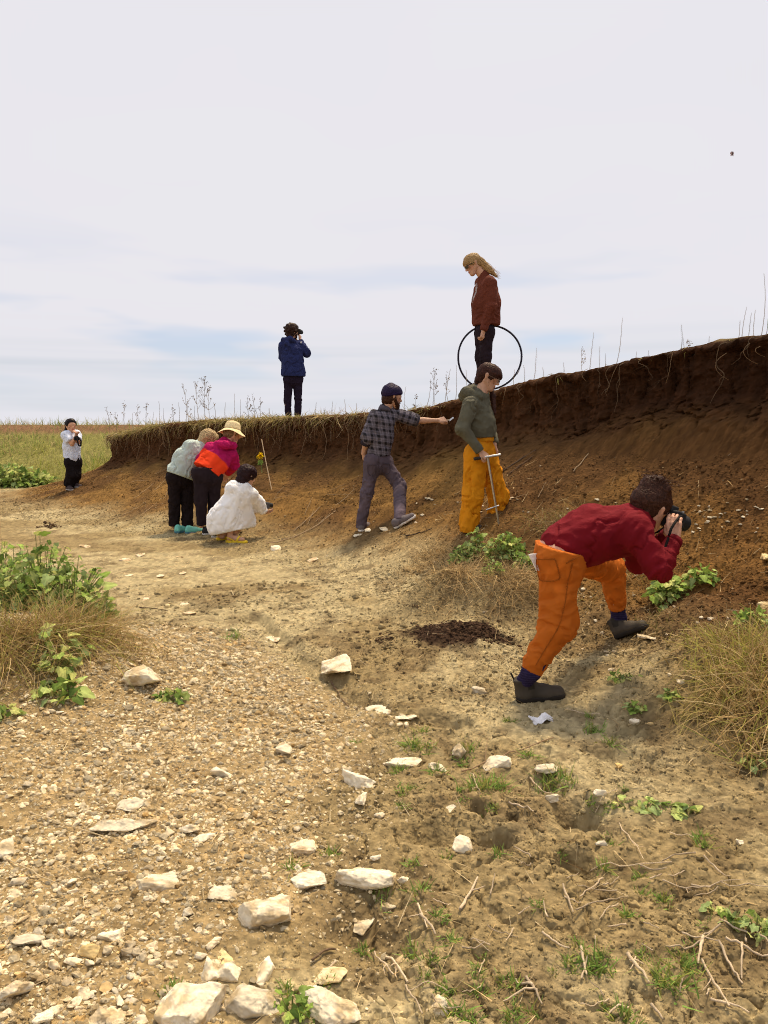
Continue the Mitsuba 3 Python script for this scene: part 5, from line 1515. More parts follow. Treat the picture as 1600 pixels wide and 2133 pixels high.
x, y = sector(45000, 1.6, 6.0, -34, 8, 1.25)
gm_ = sst(-.34, .34, poly_dist(x, y) + .5 * (fbm2(x, y, 2.2, 4, 92) - .5))
keep = R.uniform(0, 1, len(x)) < gm_ ** 1.4 * (.45 + .55 * sst(.3, .52, fbm2(x, y, 2.8, 3, 93)))
x, y = x[keep], y[keep]
gp = with_z(x, y)
gs_ = np.exp(R.normal(math.log(.0064), .50, len(gp))).clip(.0028, .020) * (.8 + .12 * np.hypot(x, y))
patch = fbm2(x, y, 2.5, 3, 91)[:, None]
gcl = (V(.68, .58, .375) * R.uniform(.38, 1.15, (len(gp), 1)) * (.8 + .4 * patch)) * np.where(R.uniform(0, 1, (len(gp), 1)) < .12, V(.85, .72, .52), V(1, 1, 1))
whole('gravel', shape(scatter(gp + V(0, 0, 1) * gs_[:, None] * .10, gs_, .55, gcl, 5)[:2], 'stone', smooth=False, color=scatter(gp, gs_, .62, gcl, 5)[2].clip(0, .85)), 'loose angular pale gravel covering the left foreground', 'gravel', kind='stuff')
OV, OF = np.array([[1, 0, 0], [-1, 0, 0], [0, 1, 0], [0, -1, 0], [0, 0, 1], [0, 0, -1.0]]), np.array([[0, 2, 4], [2, 1, 4], [1, 3, 4], [3, 0, 4], [2, 0, 5], [1, 2, 5], [3, 1, 5], [0, 3, 5]])


def chips(pts, size, color, seed):
    """Tiny angular chips: 6 vertices and 8 faces each."""
    r = np.random.default_rng(seed)
    n = len(pts)
    M = np.linalg.qr(r.normal(size=(n, 3, 3)))[0]
    v = np.einsum('nij,nkj->nki', M, OV[None] * r.uniform(.5, 1.2, (n, 6, 1))) * (np.asarray(size)[:, None] * np.array([1, 1, .75]))[:, None] + pts[:, None]
    return v.reshape(-1, 3), (OF[None] + (np.arange(n) * 6)[:, None, None]).reshape(-1, 3), np.repeat(color, 6, 0)


x, y = sector(52000, 1.6, 6.2, -34, 12, 1.2)
gm_ = sst(-.45, .25, poly_dist(x, y) + .4 * (fbm2(x, y, 2.2, 4, 92) - .5))
k_ = R.uniform(0, 1, len(x)) < gm_
x, y = x[k_], y[k_]
gp = with_z(x, y)
sv, sf, sc_ = chips(gp, np.exp(R.normal(math.log(.0042), .35, len(gp))) * (.7 + .14 * np.hypot(x, y)), V(.58, .475, .29) * R.uniform(.32, 1.1, (len(gp), 1)), 11)
whole('fine_gravel', shape((sv, sf), 'dry', smooth=False, color=sc_), 'fine chips and grit between the stones of the left foreground', 'gravel', kind='stuff')
x, y = sector(40000, 1.6, 6.5, -8, 34, 1.15)
k_ = (R.uniform(0, 1, len(x)) < (1 - gravel_mask(x, y)) * (.2 + .8 * sst(.38, .6, fbm2(x, y, 4, 3, 96))))
x, y = x[k_], y[k_]
cp = with_z(x, y); s_, t_, zt_ = edge_dist(x, y)
ccol = soil_color(x, y, cp[:, 2], s_, zt_, np.zeros(len(x))) * R.uniform(.6, 1.5, (len(x), 1))
sv, sf, sc_ = chips(cp, np.exp(R.normal(math.log(.0040), .4, len(cp))) * (.7 + .14 * np.hypot(x, y)), ccol, 12)
whole('soil_grit', shape((sv, sf), 'earth', smooth=False, color=sc_), 'gritty grains of dry soil on the bare clay', 'soil', kind='stuff')
# clods and crumbs of clay
x, y = sector(24000, 1.6, 7.5, -34, 34, 1.2)
g_ = gravel_mask(x, y); s_, t_, zt_ = edge_dist(x, y)
keep = (R.uniform(0, 1, len(x)) < (1 - g_) * (.25 + .75 * sst(.4, .65, fbm2(x, y, 3, 3, 95)))) & (s_ > .3)
x, y = x[keep], y[keep]
cp = with_z(x, y); s_, t_, zt_ = edge_dist(x, y)
ccol = soil_color(x, y, cp[:, 2], s_, zt_, np.zeros(len(x))) * R.uniform(.7, 1.25, (len(x), 1))
cs_ = np.exp(R.normal(math.log(.0062), .5, len(cp))).clip(.0025, .024) * (.7 + .14 * np.hypot(x, y))
sv, sf, sc_ = scatter(cp, cs_, .7, ccol, 6)
whole('soil_crumbs', shape((sv, sf), 'earth', smooth=True, color=sc_.clip(0, .8)), 'crumbs and small clods of clay strewn over the bare ground', 'soil', kind='stuff')
# crumbs and chips on the slope
x = R.uniform(-7, 4.5, 26000); y = R.uniform(4.5, 18, 26000)
s_, t_, zt_ = edge_dist(x, y)
keep = (s_ > .15) & (s_ < 2.7) & (R.uniform(0, 1, len(x)) < .35 + .65 * sst(.45, .65, fbm2(x, y, 2.2, 3, 97)))
x, y = x[keep], y[keep]
cp = with_z(x, y); s_, t_, zt_ = edge_dist(x, y)
ccol = soil_color(x, y, cp[:, 2], s_, zt_, np.zeros(len(x))) * R.uniform(.55, 1.5, (len(x), 1))
seam_ = np.exp(-((s_ - 1.75 - .3 * np.sin(t_)) / .28) ** 2) * sst(-.5, 1.0, x)
chip = R.uniform(0, 1, len(x)) < .015 + .30 * seam_
ccol[chip] = V(.58, .48, .33) * R.uniform(.6, 1.15, (chip.sum(), 1))
cs_ = np.exp(R.normal(math.log(.0095), .45, len(cp))).clip(.004, .03)
sv, sf, sc_ = scatter(cp, cs_, .7, ccol, 7)
whole('slope_crumbs', shape((sv, sf), 'earth', smooth=True, color=sc_.clip(0, .8)), 'loose crumbs of ochre soil and pale chips lying on the slope of the bank', 'soil', kind='stuff')
x = R.uniform(-7, 4.2, 150000); y = R.uniform(4.8, 17, 150000)
s_, t_, zt_ = edge_dist(x, y)
k_ = (s_ > .2) & (s_ < 2.9) & (np.abs(np.arctan2(x, y)) < .5) & (R.uniform(0, 1, len(x)) < .3 + .7 * sst(.4, .62, fbm2(x, y, 1.6, 4, 98)))
x, y = x[k_], y[k_]
cp = with_z(x, y); s_, t_, zt_ = edge_dist(x, y)
ccol = soil_color(x, y, cp[:, 2], s_, zt_, np.zeros(len(x))) * R.uniform(.35, 1.9, (len(x), 1))
pl = R.uniform(0, 1, len(x)) < .03 + .12 * sst(1.0, 1.8, s_)
ccol[pl] = V(.42, .33, .20) * R.uniform(.5, 1.3, (pl.sum(), 1))
sv, sf, sc_ = chips(cp, np.exp(R.normal(math.log(.0080), .35, len(cp))), ccol, 14)
whole('slope_grit', shape((sv, sf), 'earth', smooth=False, color=sc_), 'speckled grit and small chips lying all over the slope of the bank', 'soil', kind='stuff')
# the heap of dark soil in the middle
n = 1500
x = DARK_PILE[0] + R.normal(size=n) * .17; y = DARK_PILE[1] + R.normal(size=n) * .12
cp = with_z(x, y)
sv, sf, sc_ = scatter(cp, np.exp(R.normal(math.log(.008), .5, n)).clip(.003, .024), .8, V(.062, .036, .022) * R.uniform(.5, 1.5, (n, 1)), 8)
whole('dark_soil_heap', shape((sv, sf), 'earth', smooth=True, color=sc_), 'low heap of crumbled dark brown soil in the middle of the floor', 'soil heap', kind='stuff')
for i, (px, py, sz) in enumerate([(793, 1332, 24), (812, 1333, 18), (738, 1320, 18), (1038, 1293, 10), (108, 1097, 26), (862, 1262, 14)]):
    g = on_ground(px, py); sz_ = sz * g[1] / FOCAL / 2
    q = g + R.normal(size=(60, 3)) * V(.8, .8, .25) * sz_
    sv, sf, sc_ = scatter(q, R.uniform(.10, .36, 60) * sz_, .8, V(.12, .078, .045) * R.uniform(.6, 1.3, (60, 1)), 50 + i)
    whole('dark_clod', shape((sv, sf), 'earth', smooth=True, color=sc_), 'clump of dark crumbled earth lying on the pale floor', 'clod', 'clumps of dark earth on the pale floor')
# ------------------------------------------------------------------ plants, roots, twigs and small things
def edge_px(px, back=0.0):
    """A point on the bank's top at the photograph's column px, some way behind the edge."""
    q = EP - V(0, 0, CAM_Z)
    zc = q[:, 1] * CP - q[:, 2] * SP
    col = 800 + FOCAL * q[:, 0] / np.where(zc > .1, zc, .1)
    ok = (EP[:, 1] > 4.4) & (EP[:, 1] < 17.3)
    i = np.nonzero(ok)[0][np.argmin(np.abs(col[ok] - px))]
    p = EP[i] + np.r_[-EN[i] * back, 0]
    if back:
        r = (px - 800) / FOCAL
        p[0] = r * (p[1] * CP)
    return p


LEAF_GREENS = [V(.24, .345, .07), V(.32, .43, .11), V(.14, .215, .05), V(.43, .52, .17), V(.53, .56, .19), V(.30, .39, .15)]


def leaf_outline(seed, lobes=5, long=1.0):
    r = np.random.default_rng(seed)
    n = 22
    a = np.linspace(-math.pi, math.pi, n, endpoint=False)
    rad = .5 + .075 * np.cos(a * lobes) + .03 * (np.arange(n) % 2) + r.uniform(-.03, .03, n)
    rad = rad * (1 - .42 * np.exp(-((np.abs(a) - math.pi) / .35) ** 2)) * (1 + .18 * np.exp(-(a / .4) ** 2))
    x, y = rad * np.cos(a) * long + .42, rad * np.sin(a) * .92
    ring = np.stack([x, y, .10 * np.abs(y) - .35 * (x - .1) ** 2 * .5 + .03 * np.sin(a * 5 + seed)], 1)
    inner = ring * V(.5, .5, .4) + V(.2, 0, .03)
    c = V(.40, 0, -.0)
    v = np.vstack([[c], inner, ring])
    f = []
    for i in range(n):
        j = (i + 1) % n
        f += [[0, 1 + i, 1 + j], [1 + i, 1 + n + i, 1 + n + j], [1 + i, 1 + n + j, 1 + j]]
    return v, np.array(f)


LEAF_MESH = [leaf_outline(3, 5), leaf_outline(8, 7), leaf_outline(11, 3, 1.15)]
LEAF_PLY = []
for i, (v, f) in enumerate(LEAF_MESH):
    for j, gcol_ in enumerate(LEAF_GREENS):
        vein = np.exp(-(v[:, 1] / .05) ** 2)[:, None] * .35
        LEAF_PLY.append(shape((v, f), 'leaf', smooth=True, color=np.clip(gcol_ * (1 + vein) * (.85 + .3 * nz3(v + j, 6, 2, i)[:, None]), 0, .8)))


def rot_to(x, n):
    x = unit(x); z = unit(n - (n @ x) * x); y = np.cross(z, x)
    return np.stack([x, y, z], 1)


def leaf_matrix(p, out, n, s):
    M = np.eye(4); M[:3, :3] = rot_to(out, n) * s; M[:3, 3] = p
    return M


def leafy(name, label, cat, spots, size, seed, extra=0, pale=.35, droop=.2, spare_stems=True, kind_thin=False):
    """A leafy plant: each leaf of the outer layer an entry of its own, stems in one mesh; extra leaves inside, too many to pick apart, as stuff.
    spots: (centre on the ground, radius x, radius y, height, leaves)."""
    r = np.random.default_rng(seed)
    size = size * .74
    key = thing(name, label, cat)
    stems, pl = [], []
    for c, rx, ry, hh, n in spots:
        for i in range(int(n * 1.35)):
            u = unit(r.normal(size=3) + V(0, -.35, .45)); u[2] = abs(u[2])
            q = c + u * V(rx, ry, hh) * (r.uniform(.72, 1.08))
            out = unit(V(u[0], u[1], 0) + r.normal(size=3) * .55 + V(0, 0, -droop))
            nn_ = unit(V(0, -.2, .9) + u * .45 + r.normal(size=3) * .55)
            s = size * np.clip(np.exp(r.normal() * .28), .45, 1.7)
            pl.append((q, out, nn_, s))
            if r.uniform() < .8 or u[2] > .75:
                b = c + V(u[0] * rx, u[1] * ry, 0) * .25
                b[2] = c[2] - .02
                stems.append(tube(spline([b, (b + q) / 2 + V(0, 0, .12 * hh), q], 5), np.linspace(.0035, .0016, 5) * (1 + size * 5), 4, False))
    for q, out, nn_, s in pl[:300]:
        k = r.integers(len(LEAF_MESH)) * 6 + (r.integers(3, 6) if r.uniform() < pale else r.integers(0, 3))
        put('leaf', {**LEAF_PLY[k], 'to_world': T(leaf_matrix(q, out, nn_, s))}, key)
    more = pl[300:]
    for c, rx, ry, hh, n in spots:
        for i in range(int(extra * n)):
            u = unit(r.normal(size=3)); u[2] = abs(u[2])
            q = c + u * V(rx, ry, hh) * r.uniform(.3, 1.0)
            more.append((q, unit(V(u[0], u[1], 0) + r.normal(size=3) * .6), unit(V(0, 0, 1) + r.normal(size=3) * .6), size * r.uniform(.5, 1.1)))
    if more:
        vs, cs = [], []
        for q, out, nn_, s in more:
            M = leaf_matrix(q, out, nn_, s)
            v, f = LEAF_MESH[r.integers(3)]
            keepv = np.r_[0, 23:45]
            vs.append((v[keepv] @ M[:3, :3].T + M[:3, 3], np.array([[0, 1 + i, 1 + (i + 1) % 22] for i in range(22)])))
            cs.append(np.broadcast_to(LEAF_GREENS[r.integers(6)] * r.uniform(.6, 1.0), (23, 3)))
        v, f = cat_mesh(vs)
        put('small_leaves', shape((v, f), 'leaf', smooth=True, color=np.vstack(cs)), key, None, 'stuff')
    if stems:
        put('stems', flat(cat_mesh(stems), V(.22, .24, .08), 'dry', var=.4), key, None, 'stuff')
    return key


def G(px, py, z=None):
    g = on_ground(px, py)
    return g if z is None else g + V(0, 0, z)


def mpp(g):
    return g[1] / FOCAL


g = [at(15, 1170, 5.25), at(-60, 1190, 5.1), at(85, 1205, 5.0), at(150, 1235, 4.9), at(60, 1235, 4.85), at(0, 1130, 5.5), at(178, 1255, 4.8)]
for q in g: q[2] = float(height(q[0], q[1]))
leafy('leafy_bush', 'large sprawling bush with lobed green leaves at the left edge', 'bush',
      [(g[0], .34, .34, .60, 62), (g[1], .34, .34, .56, 36), (g[2], .27, .28, .50, 70), (g[3], .24, .24, .36, 62), (g[4], .28, .2, .34, 56), (g[5], .30, .3, .58, 30), (g[6], .16, .16, .22, 40)], .058, 3, extra=6.0, pale=.36)
q1, q2, q3 = G(110, 1395), G(122, 1425), G(160, 1385)
leafy('creeping_plant', 'straggling green plant with pale buds below the dry grass on the left', 'plant', [(G(112, 1350), .14, .10, .12, 26), (G(118, 1395), .10, .08, .10, 20), (G(125, 1448), .14, .08, .07, 26), (G(180, 1365), .06, .05, .06, 8)], .060, 5, extra=.6, pale=.6)
leafy('leafy_plant', 'small leafy plant cut off by the left edge above the gravel', 'plant', [(G(8, 1495), .07, .07, .07, 14)], .05, 7, extra=.5, pale=.6)
leafy('leafy_plant', 'small leafy plant on the gravel right of the pale wedge boulder', 'plant', [(G(362, 1456), .085, .06, .055, 30)], .042, 9, extra=.5, pale=.5)
leafy('leafy_plant', 'bushy green plant in front of the mustard trousers, left of two', 'plant', [(G(968, 1166), .13, .10, .13, 60), (G(990, 1160), .09, .08, .27, 40), (G(950, 1172), .06, .06, .10, 16)], .050, 11, extra=1.4, pale=.6)
leafy('leafy_plant', 'bushy green plant in front of the probe tip, right of two', 'plant', [(G(1055, 1166), .20, .12, .24, 100), (G(1092, 1182), .08, .07, .12, 26)], .052, 13, extra=1.4, pale=.5)
leafy('leafy_plant', 'small grey-green plant on the front of the dry grass mound', 'plant', [(G(1028, 1195), .09, .05, .10, 26)], .035, 15, extra=1, pale=.2)
leafy('leafy_plant', 'leafy green plant on the ground beneath the elbow of the dark red sweater', 'plant', [(G(1400, 1240), .17, .12, .14, 56), (G(1462, 1212), .12, .10, .10, 34), (G(1385, 1265), .07, .05, .05, 12)], .062, 17, extra=.8, pale=.3)
leafy('leafy_plant', 'leafy green plant on top of the grassy mound at the right edge', 'plant', [(at(1572, 1325, 4.3) * V(1, 1, 0) + V(0, 0, float(height(*at(1572, 1325, 4.3)[:2])) + .02), .13, .10, .13, 40)], .05, 19, extra=.8, pale=.55)
leafy('leafy_plant', 'pale green creeping plant in a row of leaves on bare clay at the right', 'plant', [(G(1310, 1680), .06, .04, .03, 9), (G(1350, 1682), .05, .04, .03, 14), (G(1400, 1690), .06, .04, .03, 16), (G(1432, 1688), .03, .03, .03, 10)], .036, 21, extra=.3, pale=.75)
leafy('leafy_plant', 'pale green creeping plant near the lower right edge', 'plant', [(G(1490, 1905), .04, .03, .03, 8), (G(1530, 1918), .05, .04, .035, 12), (G(1575, 1935), .05, .04, .035, 14)], .034, 23, extra=.3, pale=.75)
leafy('leafy_plant', 'two-leaved green plant hanging from the grassy mound at the right edge', 'plant', [(G(1565, 1600), .05, .04, .05, 9)], .055, 25, pale=.5)
leafy('leafy_plant', 'small leafy plant right of the orange trousers near the dry grass', 'plant', [(G(1393, 1455), .05, .04, .05, 18)], .032, 27, extra=.5, pale=.6)
leafy('leafy_plant', 'small dark green plant above the white stones on the right', 'plant', [(G(1326, 1480), .05, .04, .05, 16)], .034, 29, extra=.5, pale=.2)
leafy('leafy_plant', 'faded greenish plant on the clay right of the near boot', 'plant', [(G(1296, 1415), .09, .05, .035, 26)], .030, 31, extra=.5, pale=.9)
leafy('leafy_plant', 'broad-leaved green plant growing between the boulders at the bottom edge', 'plant', [(G(610, 2105), .06, .04, .04, 22)], .034, 33, extra=.0, pale=.2)
leafy('leafy_plant', 'grey-green plant low on the slope at the right edge', 'plant', [(at(1578, 1003, 7.4) * V(1, 1, 0) + V(0, 0, float(height(*at(1578, 1003, 7.4)[:2]))), .09, .08, .16, 60)], .028, 35, extra=1.5, pale=.0)
gb = [at(20, 985, 19.0), at(75, 985, 19.2), at(-40, 985, 18.8)]
for q in gb: q[2] = float(height(q[0], q[1]))
leafy('leafy_bush', 'distant low green bush at the left edge before the grassy slope', 'bush', [(gb[0], .75, .5, .55, 120), (gb[1], .5, .4, .35, 80), (gb[2], .7, .5, .6, 60)], .13, 37, extra=2.5, pale=.5)

# grass
ORD = ['first', 'second', 'third', 'fourth', 'fifth', 'sixth', 'seventh', 'eighth', 'ninth', 'tenth', 'eleventh', 'twelfth']
TENS = ['', '', 'twentieth', 'thirtieth', 'fortieth', 'fiftieth', 'sixtieth', 'seventieth']


def ordinal(k):
    k += 1
    if k <= 12: return ORD[k - 1]
    if k < 20: return {13: 'thirteenth', 14: 'fourteenth', 15: 'fifteenth', 16: 'sixteenth', 17: 'seventeenth', 18: 'eighteenth', 19: 'nineteenth'}[k]
    return TENS[k // 10] if k % 10 == 0 else ['', '', 'twenty', 'thirty', 'forty', 'fifty', 'sixty', 'seventy'][k // 10] + '-' + ORD[k % 10 - 1]


def placed_labels(what, rest, pts, far=95):
    """Labels for many alike things: by the nearest labelled stone, else by their order from the left."""
    out = [by_stone(what, px, py, far) for px, py in pts]
    left = sorted((i for i, t in enumerate(out) if t is None), key=lambda i: pts[i][0])
    for k, i in enumerate(left):
        out[i] = f'{rest}, {ordinal(k)} from the left'
    return out


said = set()


def by_stone(what, px, py, far=95):
    """A label that places a thing by the labelled stone nearest to it, or None."""
    for x, y, w, h, lab, _ in sorted(STONES, key=lambda t: math.hypot(t[0] - px, (t[1] - py) * 1.6)):
        if math.hypot(x - px, (y - py) * 1.6) > far: return None
        side = ('right of' if px > x else 'left of') if abs(px - x) > abs(py - y) * 1.3 else ('in front of' if py > y else 'behind')
        t = f'{what} {side} the {lab}'
        if len(t.split()) <= 16 and t not in said:
            said.add(t)
            return t
    return None


TAN, STRAW, OLD, GRN, LIME = V(.50, .36, .17), V(.64, .50, .27), V(.33, .22, .10), V(.21, .33, .075), V(.44, .44, .11)


def clump(name, label, group, centers, n, length, width, colors, bend=.5, spread=.10, seed=1, up=1.0, lean=V(0, 0, 0), cat='grass', kind=None, seg=4):
    r = np.random.default_rng(seed)
    c = np.asarray(centers, float).reshape(-1, 3)
    b = c[r.integers(len(c), size=n)] + r.normal(size=(n, 3)) * V(spread, spread, 0)
    b[:, 2] = height(b[:, 0], b[:, 1]) - .01
    d = unit(r.normal(size=(n, 3)) * V(.55, .55, .25) + V(0, 0, up) + lean)
    L = length * r.uniform(.45, 1.25, n)
    v, f, i, t = blades(b, d, L, width * r.uniform(.6, 1.3, n), r.normal(size=n) * bend, seg, r)
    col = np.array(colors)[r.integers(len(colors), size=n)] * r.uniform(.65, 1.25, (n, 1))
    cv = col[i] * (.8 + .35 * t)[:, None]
    return whole(name, shape((v, f), 'leaf', smooth=True, color=cv.clip(0, .8)), label, cat, group, kind)


DRY = [TAN, STRAW, OLD, TAN, V(.30, .22, .08)]
CL = [(1510, 1400, 420, .26, 1), (1560, 1440, 600, .30, 0), (1590, 1380, 520, .28, 1), (1600, 1480, 620, .30, 0), (1480, 1340, 300, .16, 1), (1540, 1330, 300, .18, 1), (1450, 1330, 160, .12, 0), (1500, 1470, 360, .24, 1), (1580, 1560, 420, .22, 0), (1640, 1430, 500, .32, 0), (1610, 1320, 340, .2, 0)]
rank = np.argsort(np.argsort([c_[0] for c_ in CL]))
for k, (px, py, n, L, gr) in enumerate(CL):
    g = on_ground(px, py)
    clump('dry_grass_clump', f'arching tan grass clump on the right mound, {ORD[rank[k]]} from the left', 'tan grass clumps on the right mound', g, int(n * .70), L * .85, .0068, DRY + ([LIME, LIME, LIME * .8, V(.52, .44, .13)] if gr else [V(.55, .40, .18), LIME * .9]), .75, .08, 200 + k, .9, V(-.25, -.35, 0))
CL = [(30, 1330, 520, .30), (110, 1320, 520, .28), (180, 1310, 460, .30), (-30, 1350, 420, .28), (60, 1380, 320, .2), (205, 1335, 260, .26), (150, 1290, 300, .26), (10, 1400, 240, .16)]
rank = np.argsort(np.argsort([c_[0] for c_ in CL]))
for k, (px, py, n, L) in enumerate(CL):
    g = on_ground(px, py)
    clump('dry_grass_clump', f'drooping straw-coloured grass clump under the left bush, {ORD[rank[k]]} from the left', 'straw grass clumps under the left bush', g, int(n * .8), L, .0056, DRY + [V(.42, .33, .12), LIME * .9], .85, .09, 230 + k, .7, V(.35, -.45, 0))
CL = [(905, 1155, 420, .20), (880, 1185, 260, .16), (960, 1190, 420, .22), (1020, 1185, 420, .22), (1070, 1200, 420, .24), (1105, 1225, 380, .22), (1040, 1225, 260, .18), (1000, 1160, 300, .22), (925, 1215, 200, .14), (815, 1215, 90, .10), (1130, 1185, 260, .2)]
rank = np.argsort(np.argsort([c_[0] for c_ in CL]))
for k, (px, py, n, L) in enumerate(CL):
    g = on_ground(px, py)
    clump('dry_grass_clump', f'matted brown grass clump on the middle mound, {ORD[rank[k]]} from the left', 'brown grass clumps on the middle mound', g, int(n * 1.1), L * .8, .0062, [TAN, TAN, OLD, STRAW, STRAW, V(.27, .17, .08)], .95, .10, 260 + k, .55, V(0, -.5, 0))
CL = [(1320, 1195, 130, .16), (1180, 1085, 220, .2), (1130, 1090, 160, .18), (1240, 1250, 60, .12), (1345, 1290, 70, .12), (1390, 1285, 60, .12), (270, 1350, 120, .14), (300, 1345, 100, .10)]
rank = np.argsort(np.argsort([c_[0] for c_ in CL]))
for k, (px, py, n, L) in enumerate(CL):
    g = on_ground(px, py)
    clump('dry_grass_clump', f'sparse tuft of dry grass on the bare ground, {ORD[rank[k]]} from the left', 'sparse dry tufts on the bare ground', g, n, L, .0045, [OLD, TAN, STRAW, LIME * .6], .8, .08, 290 + k, .7)
TUFTS = [(870, 1850, 30), (695, 1772, 26), (610, 1802, 26), (840, 1646, 26), (838, 1678, 18), (915, 1905, 24), (1000, 1637, 40), (1040, 1640, 34), (1040, 1792, 26), (1150, 1622, 40), (1180, 1632, 28), (865, 1548, 36), (975, 1562, 26), (912, 1607, 24), (1235, 1522, 26), (1228, 1492, 16), (760, 1975, 26), (860, 1985, 30), (942, 1952, 26), (900, 1992, 26), (885, 2030, 22), (1000, 2060, 34), (1075, 2050, 30),
         (1070, 2108, 34), (1112, 2112, 26), (1190, 2003, 30), (1250, 2006, 44), (1225, 2012, 26), (1395, 2040, 62), (1430, 2012, 40), (1205, 1966, 24), (1335, 1992, 20), (1300, 2112, 36), (1262, 2102, 22), (600, 2060, 30), (645, 2112, 36), (682, 2042, 26), (792, 1857, 30), (1420, 1990, 26), (1260, 1803, 26), (490, 1324, 26), (950, 2110, 36), (980, 2125, 30), (1340, 1860, 22), (1380, 1868, 22), (830, 1603, 24), (1270, 1545, 24), (1060, 1500, 16), (350, 2060, 30), (1010, 1990, 16), (880, 1520, 20), (740, 1545, 14), (1120, 1880, 16)] + [(int(a_), int(b_), int(c_)) for a_, b_, c_ in zip(R.uniform(840, 1480, 30), R.uniform(1540, 2130, 30), R.uniform(14, 28, 30))]
TL = placed_labels('green grass tuft', 'green grass tuft on bare ground away from the stones', [t[:2] for t in TUFTS])
for k, (px, py, s) in enumerate(TUFTS):
    g = on_ground(px, py + s * .2)
    m = s * mpp(g) * 1.2
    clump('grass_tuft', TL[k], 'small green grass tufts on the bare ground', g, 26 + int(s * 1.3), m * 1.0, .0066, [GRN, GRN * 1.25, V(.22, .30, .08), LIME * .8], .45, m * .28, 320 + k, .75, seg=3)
# the grassy slope far on the left: one mass
n = 26000
x = R.uniform(-22, -5.2, n); y = R.uniform(18.6, 29.5, n)
s_, t_, zt_ = edge_dist(x, y)
dens = sst(.3, .6, fbm2(x, y, .8, 3, 71)) * .8 + .2
z_ = height(x, y)
keep = (s_ > .25) & (R.uniform(0, 1, n) < dens) & (y > 19.0 + .8 * fbm2(x, y, .9, 2, 72)) & ~((z_ > 1.2) & (R.uniform(0, 1, n) < .8))
b = np.stack([x, y, z_ - .02], 1)[keep]
n = len(b)
tint = fbm2(b[:, 0], b[:, 1], .55, 3, 73)
low = 1 - sst(.3, 1.0, b[:, 2])
pal = np.array([V(.42, .43, .10), V(.52, .45, .18), V(.26, .35, .08), V(.58, .46, .23), V(.42, .29, .13)])
kk = np.clip(((tint - .25) * 5.5 + R.normal(size=n) * .9 - low * .9 + .4), 0, 4).astype(int)
v, f, i, t = blades(b, unit(R.normal(size=(n, 3)) * V(.4, .4, .2) + V(0, 0, 1)), R.uniform(.12, .42, n), R.uniform(.012, .024, n), R.normal(size=n) * .4, 2, R)
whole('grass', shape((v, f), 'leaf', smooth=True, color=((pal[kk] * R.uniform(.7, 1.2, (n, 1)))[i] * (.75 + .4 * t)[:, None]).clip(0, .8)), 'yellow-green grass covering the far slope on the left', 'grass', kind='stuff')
# turf on the lip of the bank: upright and hanging dry blades
tt = np.interp(R.uniform(0, 1, 16000), np.linspace(0, 1, 200), np.linspace(_s[4] - 2, _s[17], 200))
Ee = edge_at(tt); ii = _tree.query(Ee[:, :2])[1]; Nn = EN[ii]
leftness = sst(1.6, -.6, Ee[:, 0])
dens = .03 + .97 * leftness
clumpy = fbm2(tt, tt * 0, 1.7, 3, 74)
keep = R.uniform(0, 1, len(tt)) < dens * sst(.25, .6, clumpy)
Ee, Nn, leftness, tt = Ee[keep], Nn[keep], leftness[keep], tt[keep]
n = len(Ee)
back = np.abs(R.normal(size=n)) * .32
hang = R.uniform(0, 1, n) < .22
back[hang] = R.uniform(-.03, .05, hang.sum())
b = Ee + np.c_[-Nn * back[:, None], R.uniform(-.06, .02, n)]
d = unit(R.normal(size=(n, 3)) * V(.8, .8, .4) + V(0, 0, .6) + np.c_[np.cos(fbm2(tt, tt * 0, 3, 2, 76) * 25), np.sin(fbm2(tt, tt * 0, 3, 2, 76) * 25), 0 * tt] * .5)
d[hang] = unit(np.c_[Nn[hang] * .7, R.uniform(-.5, .3, hang.sum())] + R.normal(size=(hang.sum(), 3)) * .35)
Ln = R.uniform(.03, .17, n) * (.5 + .5 * leftness) * (.35 + 1.5 * fbm2(tt, back * 2, 2.6, 3, 75) ** 1.5)
bend = R.normal(size=n) * .6
bend[hang] = R.uniform(.6, 1.6, hang.sum())
v, f, i, t = blades(b, d, Ln, R.uniform(.006, .012, n), bend, 3, R)
pal = np.array([V(.56, .42, .19), V(.74, .60, .33), V(.26, .17, .07), V(.50, .42, .15), V(.30, .30, .09)])
whole('dry_turf', shape((v, f), 'leaf', smooth=True, color=((pal[R.integers(5, size=n)] * R.uniform(.55, 1.15, (n, 1)))[i]).clip(0, .8)), 'dry turf fringing the top edge of the bank', 'turf', kind='stuff')


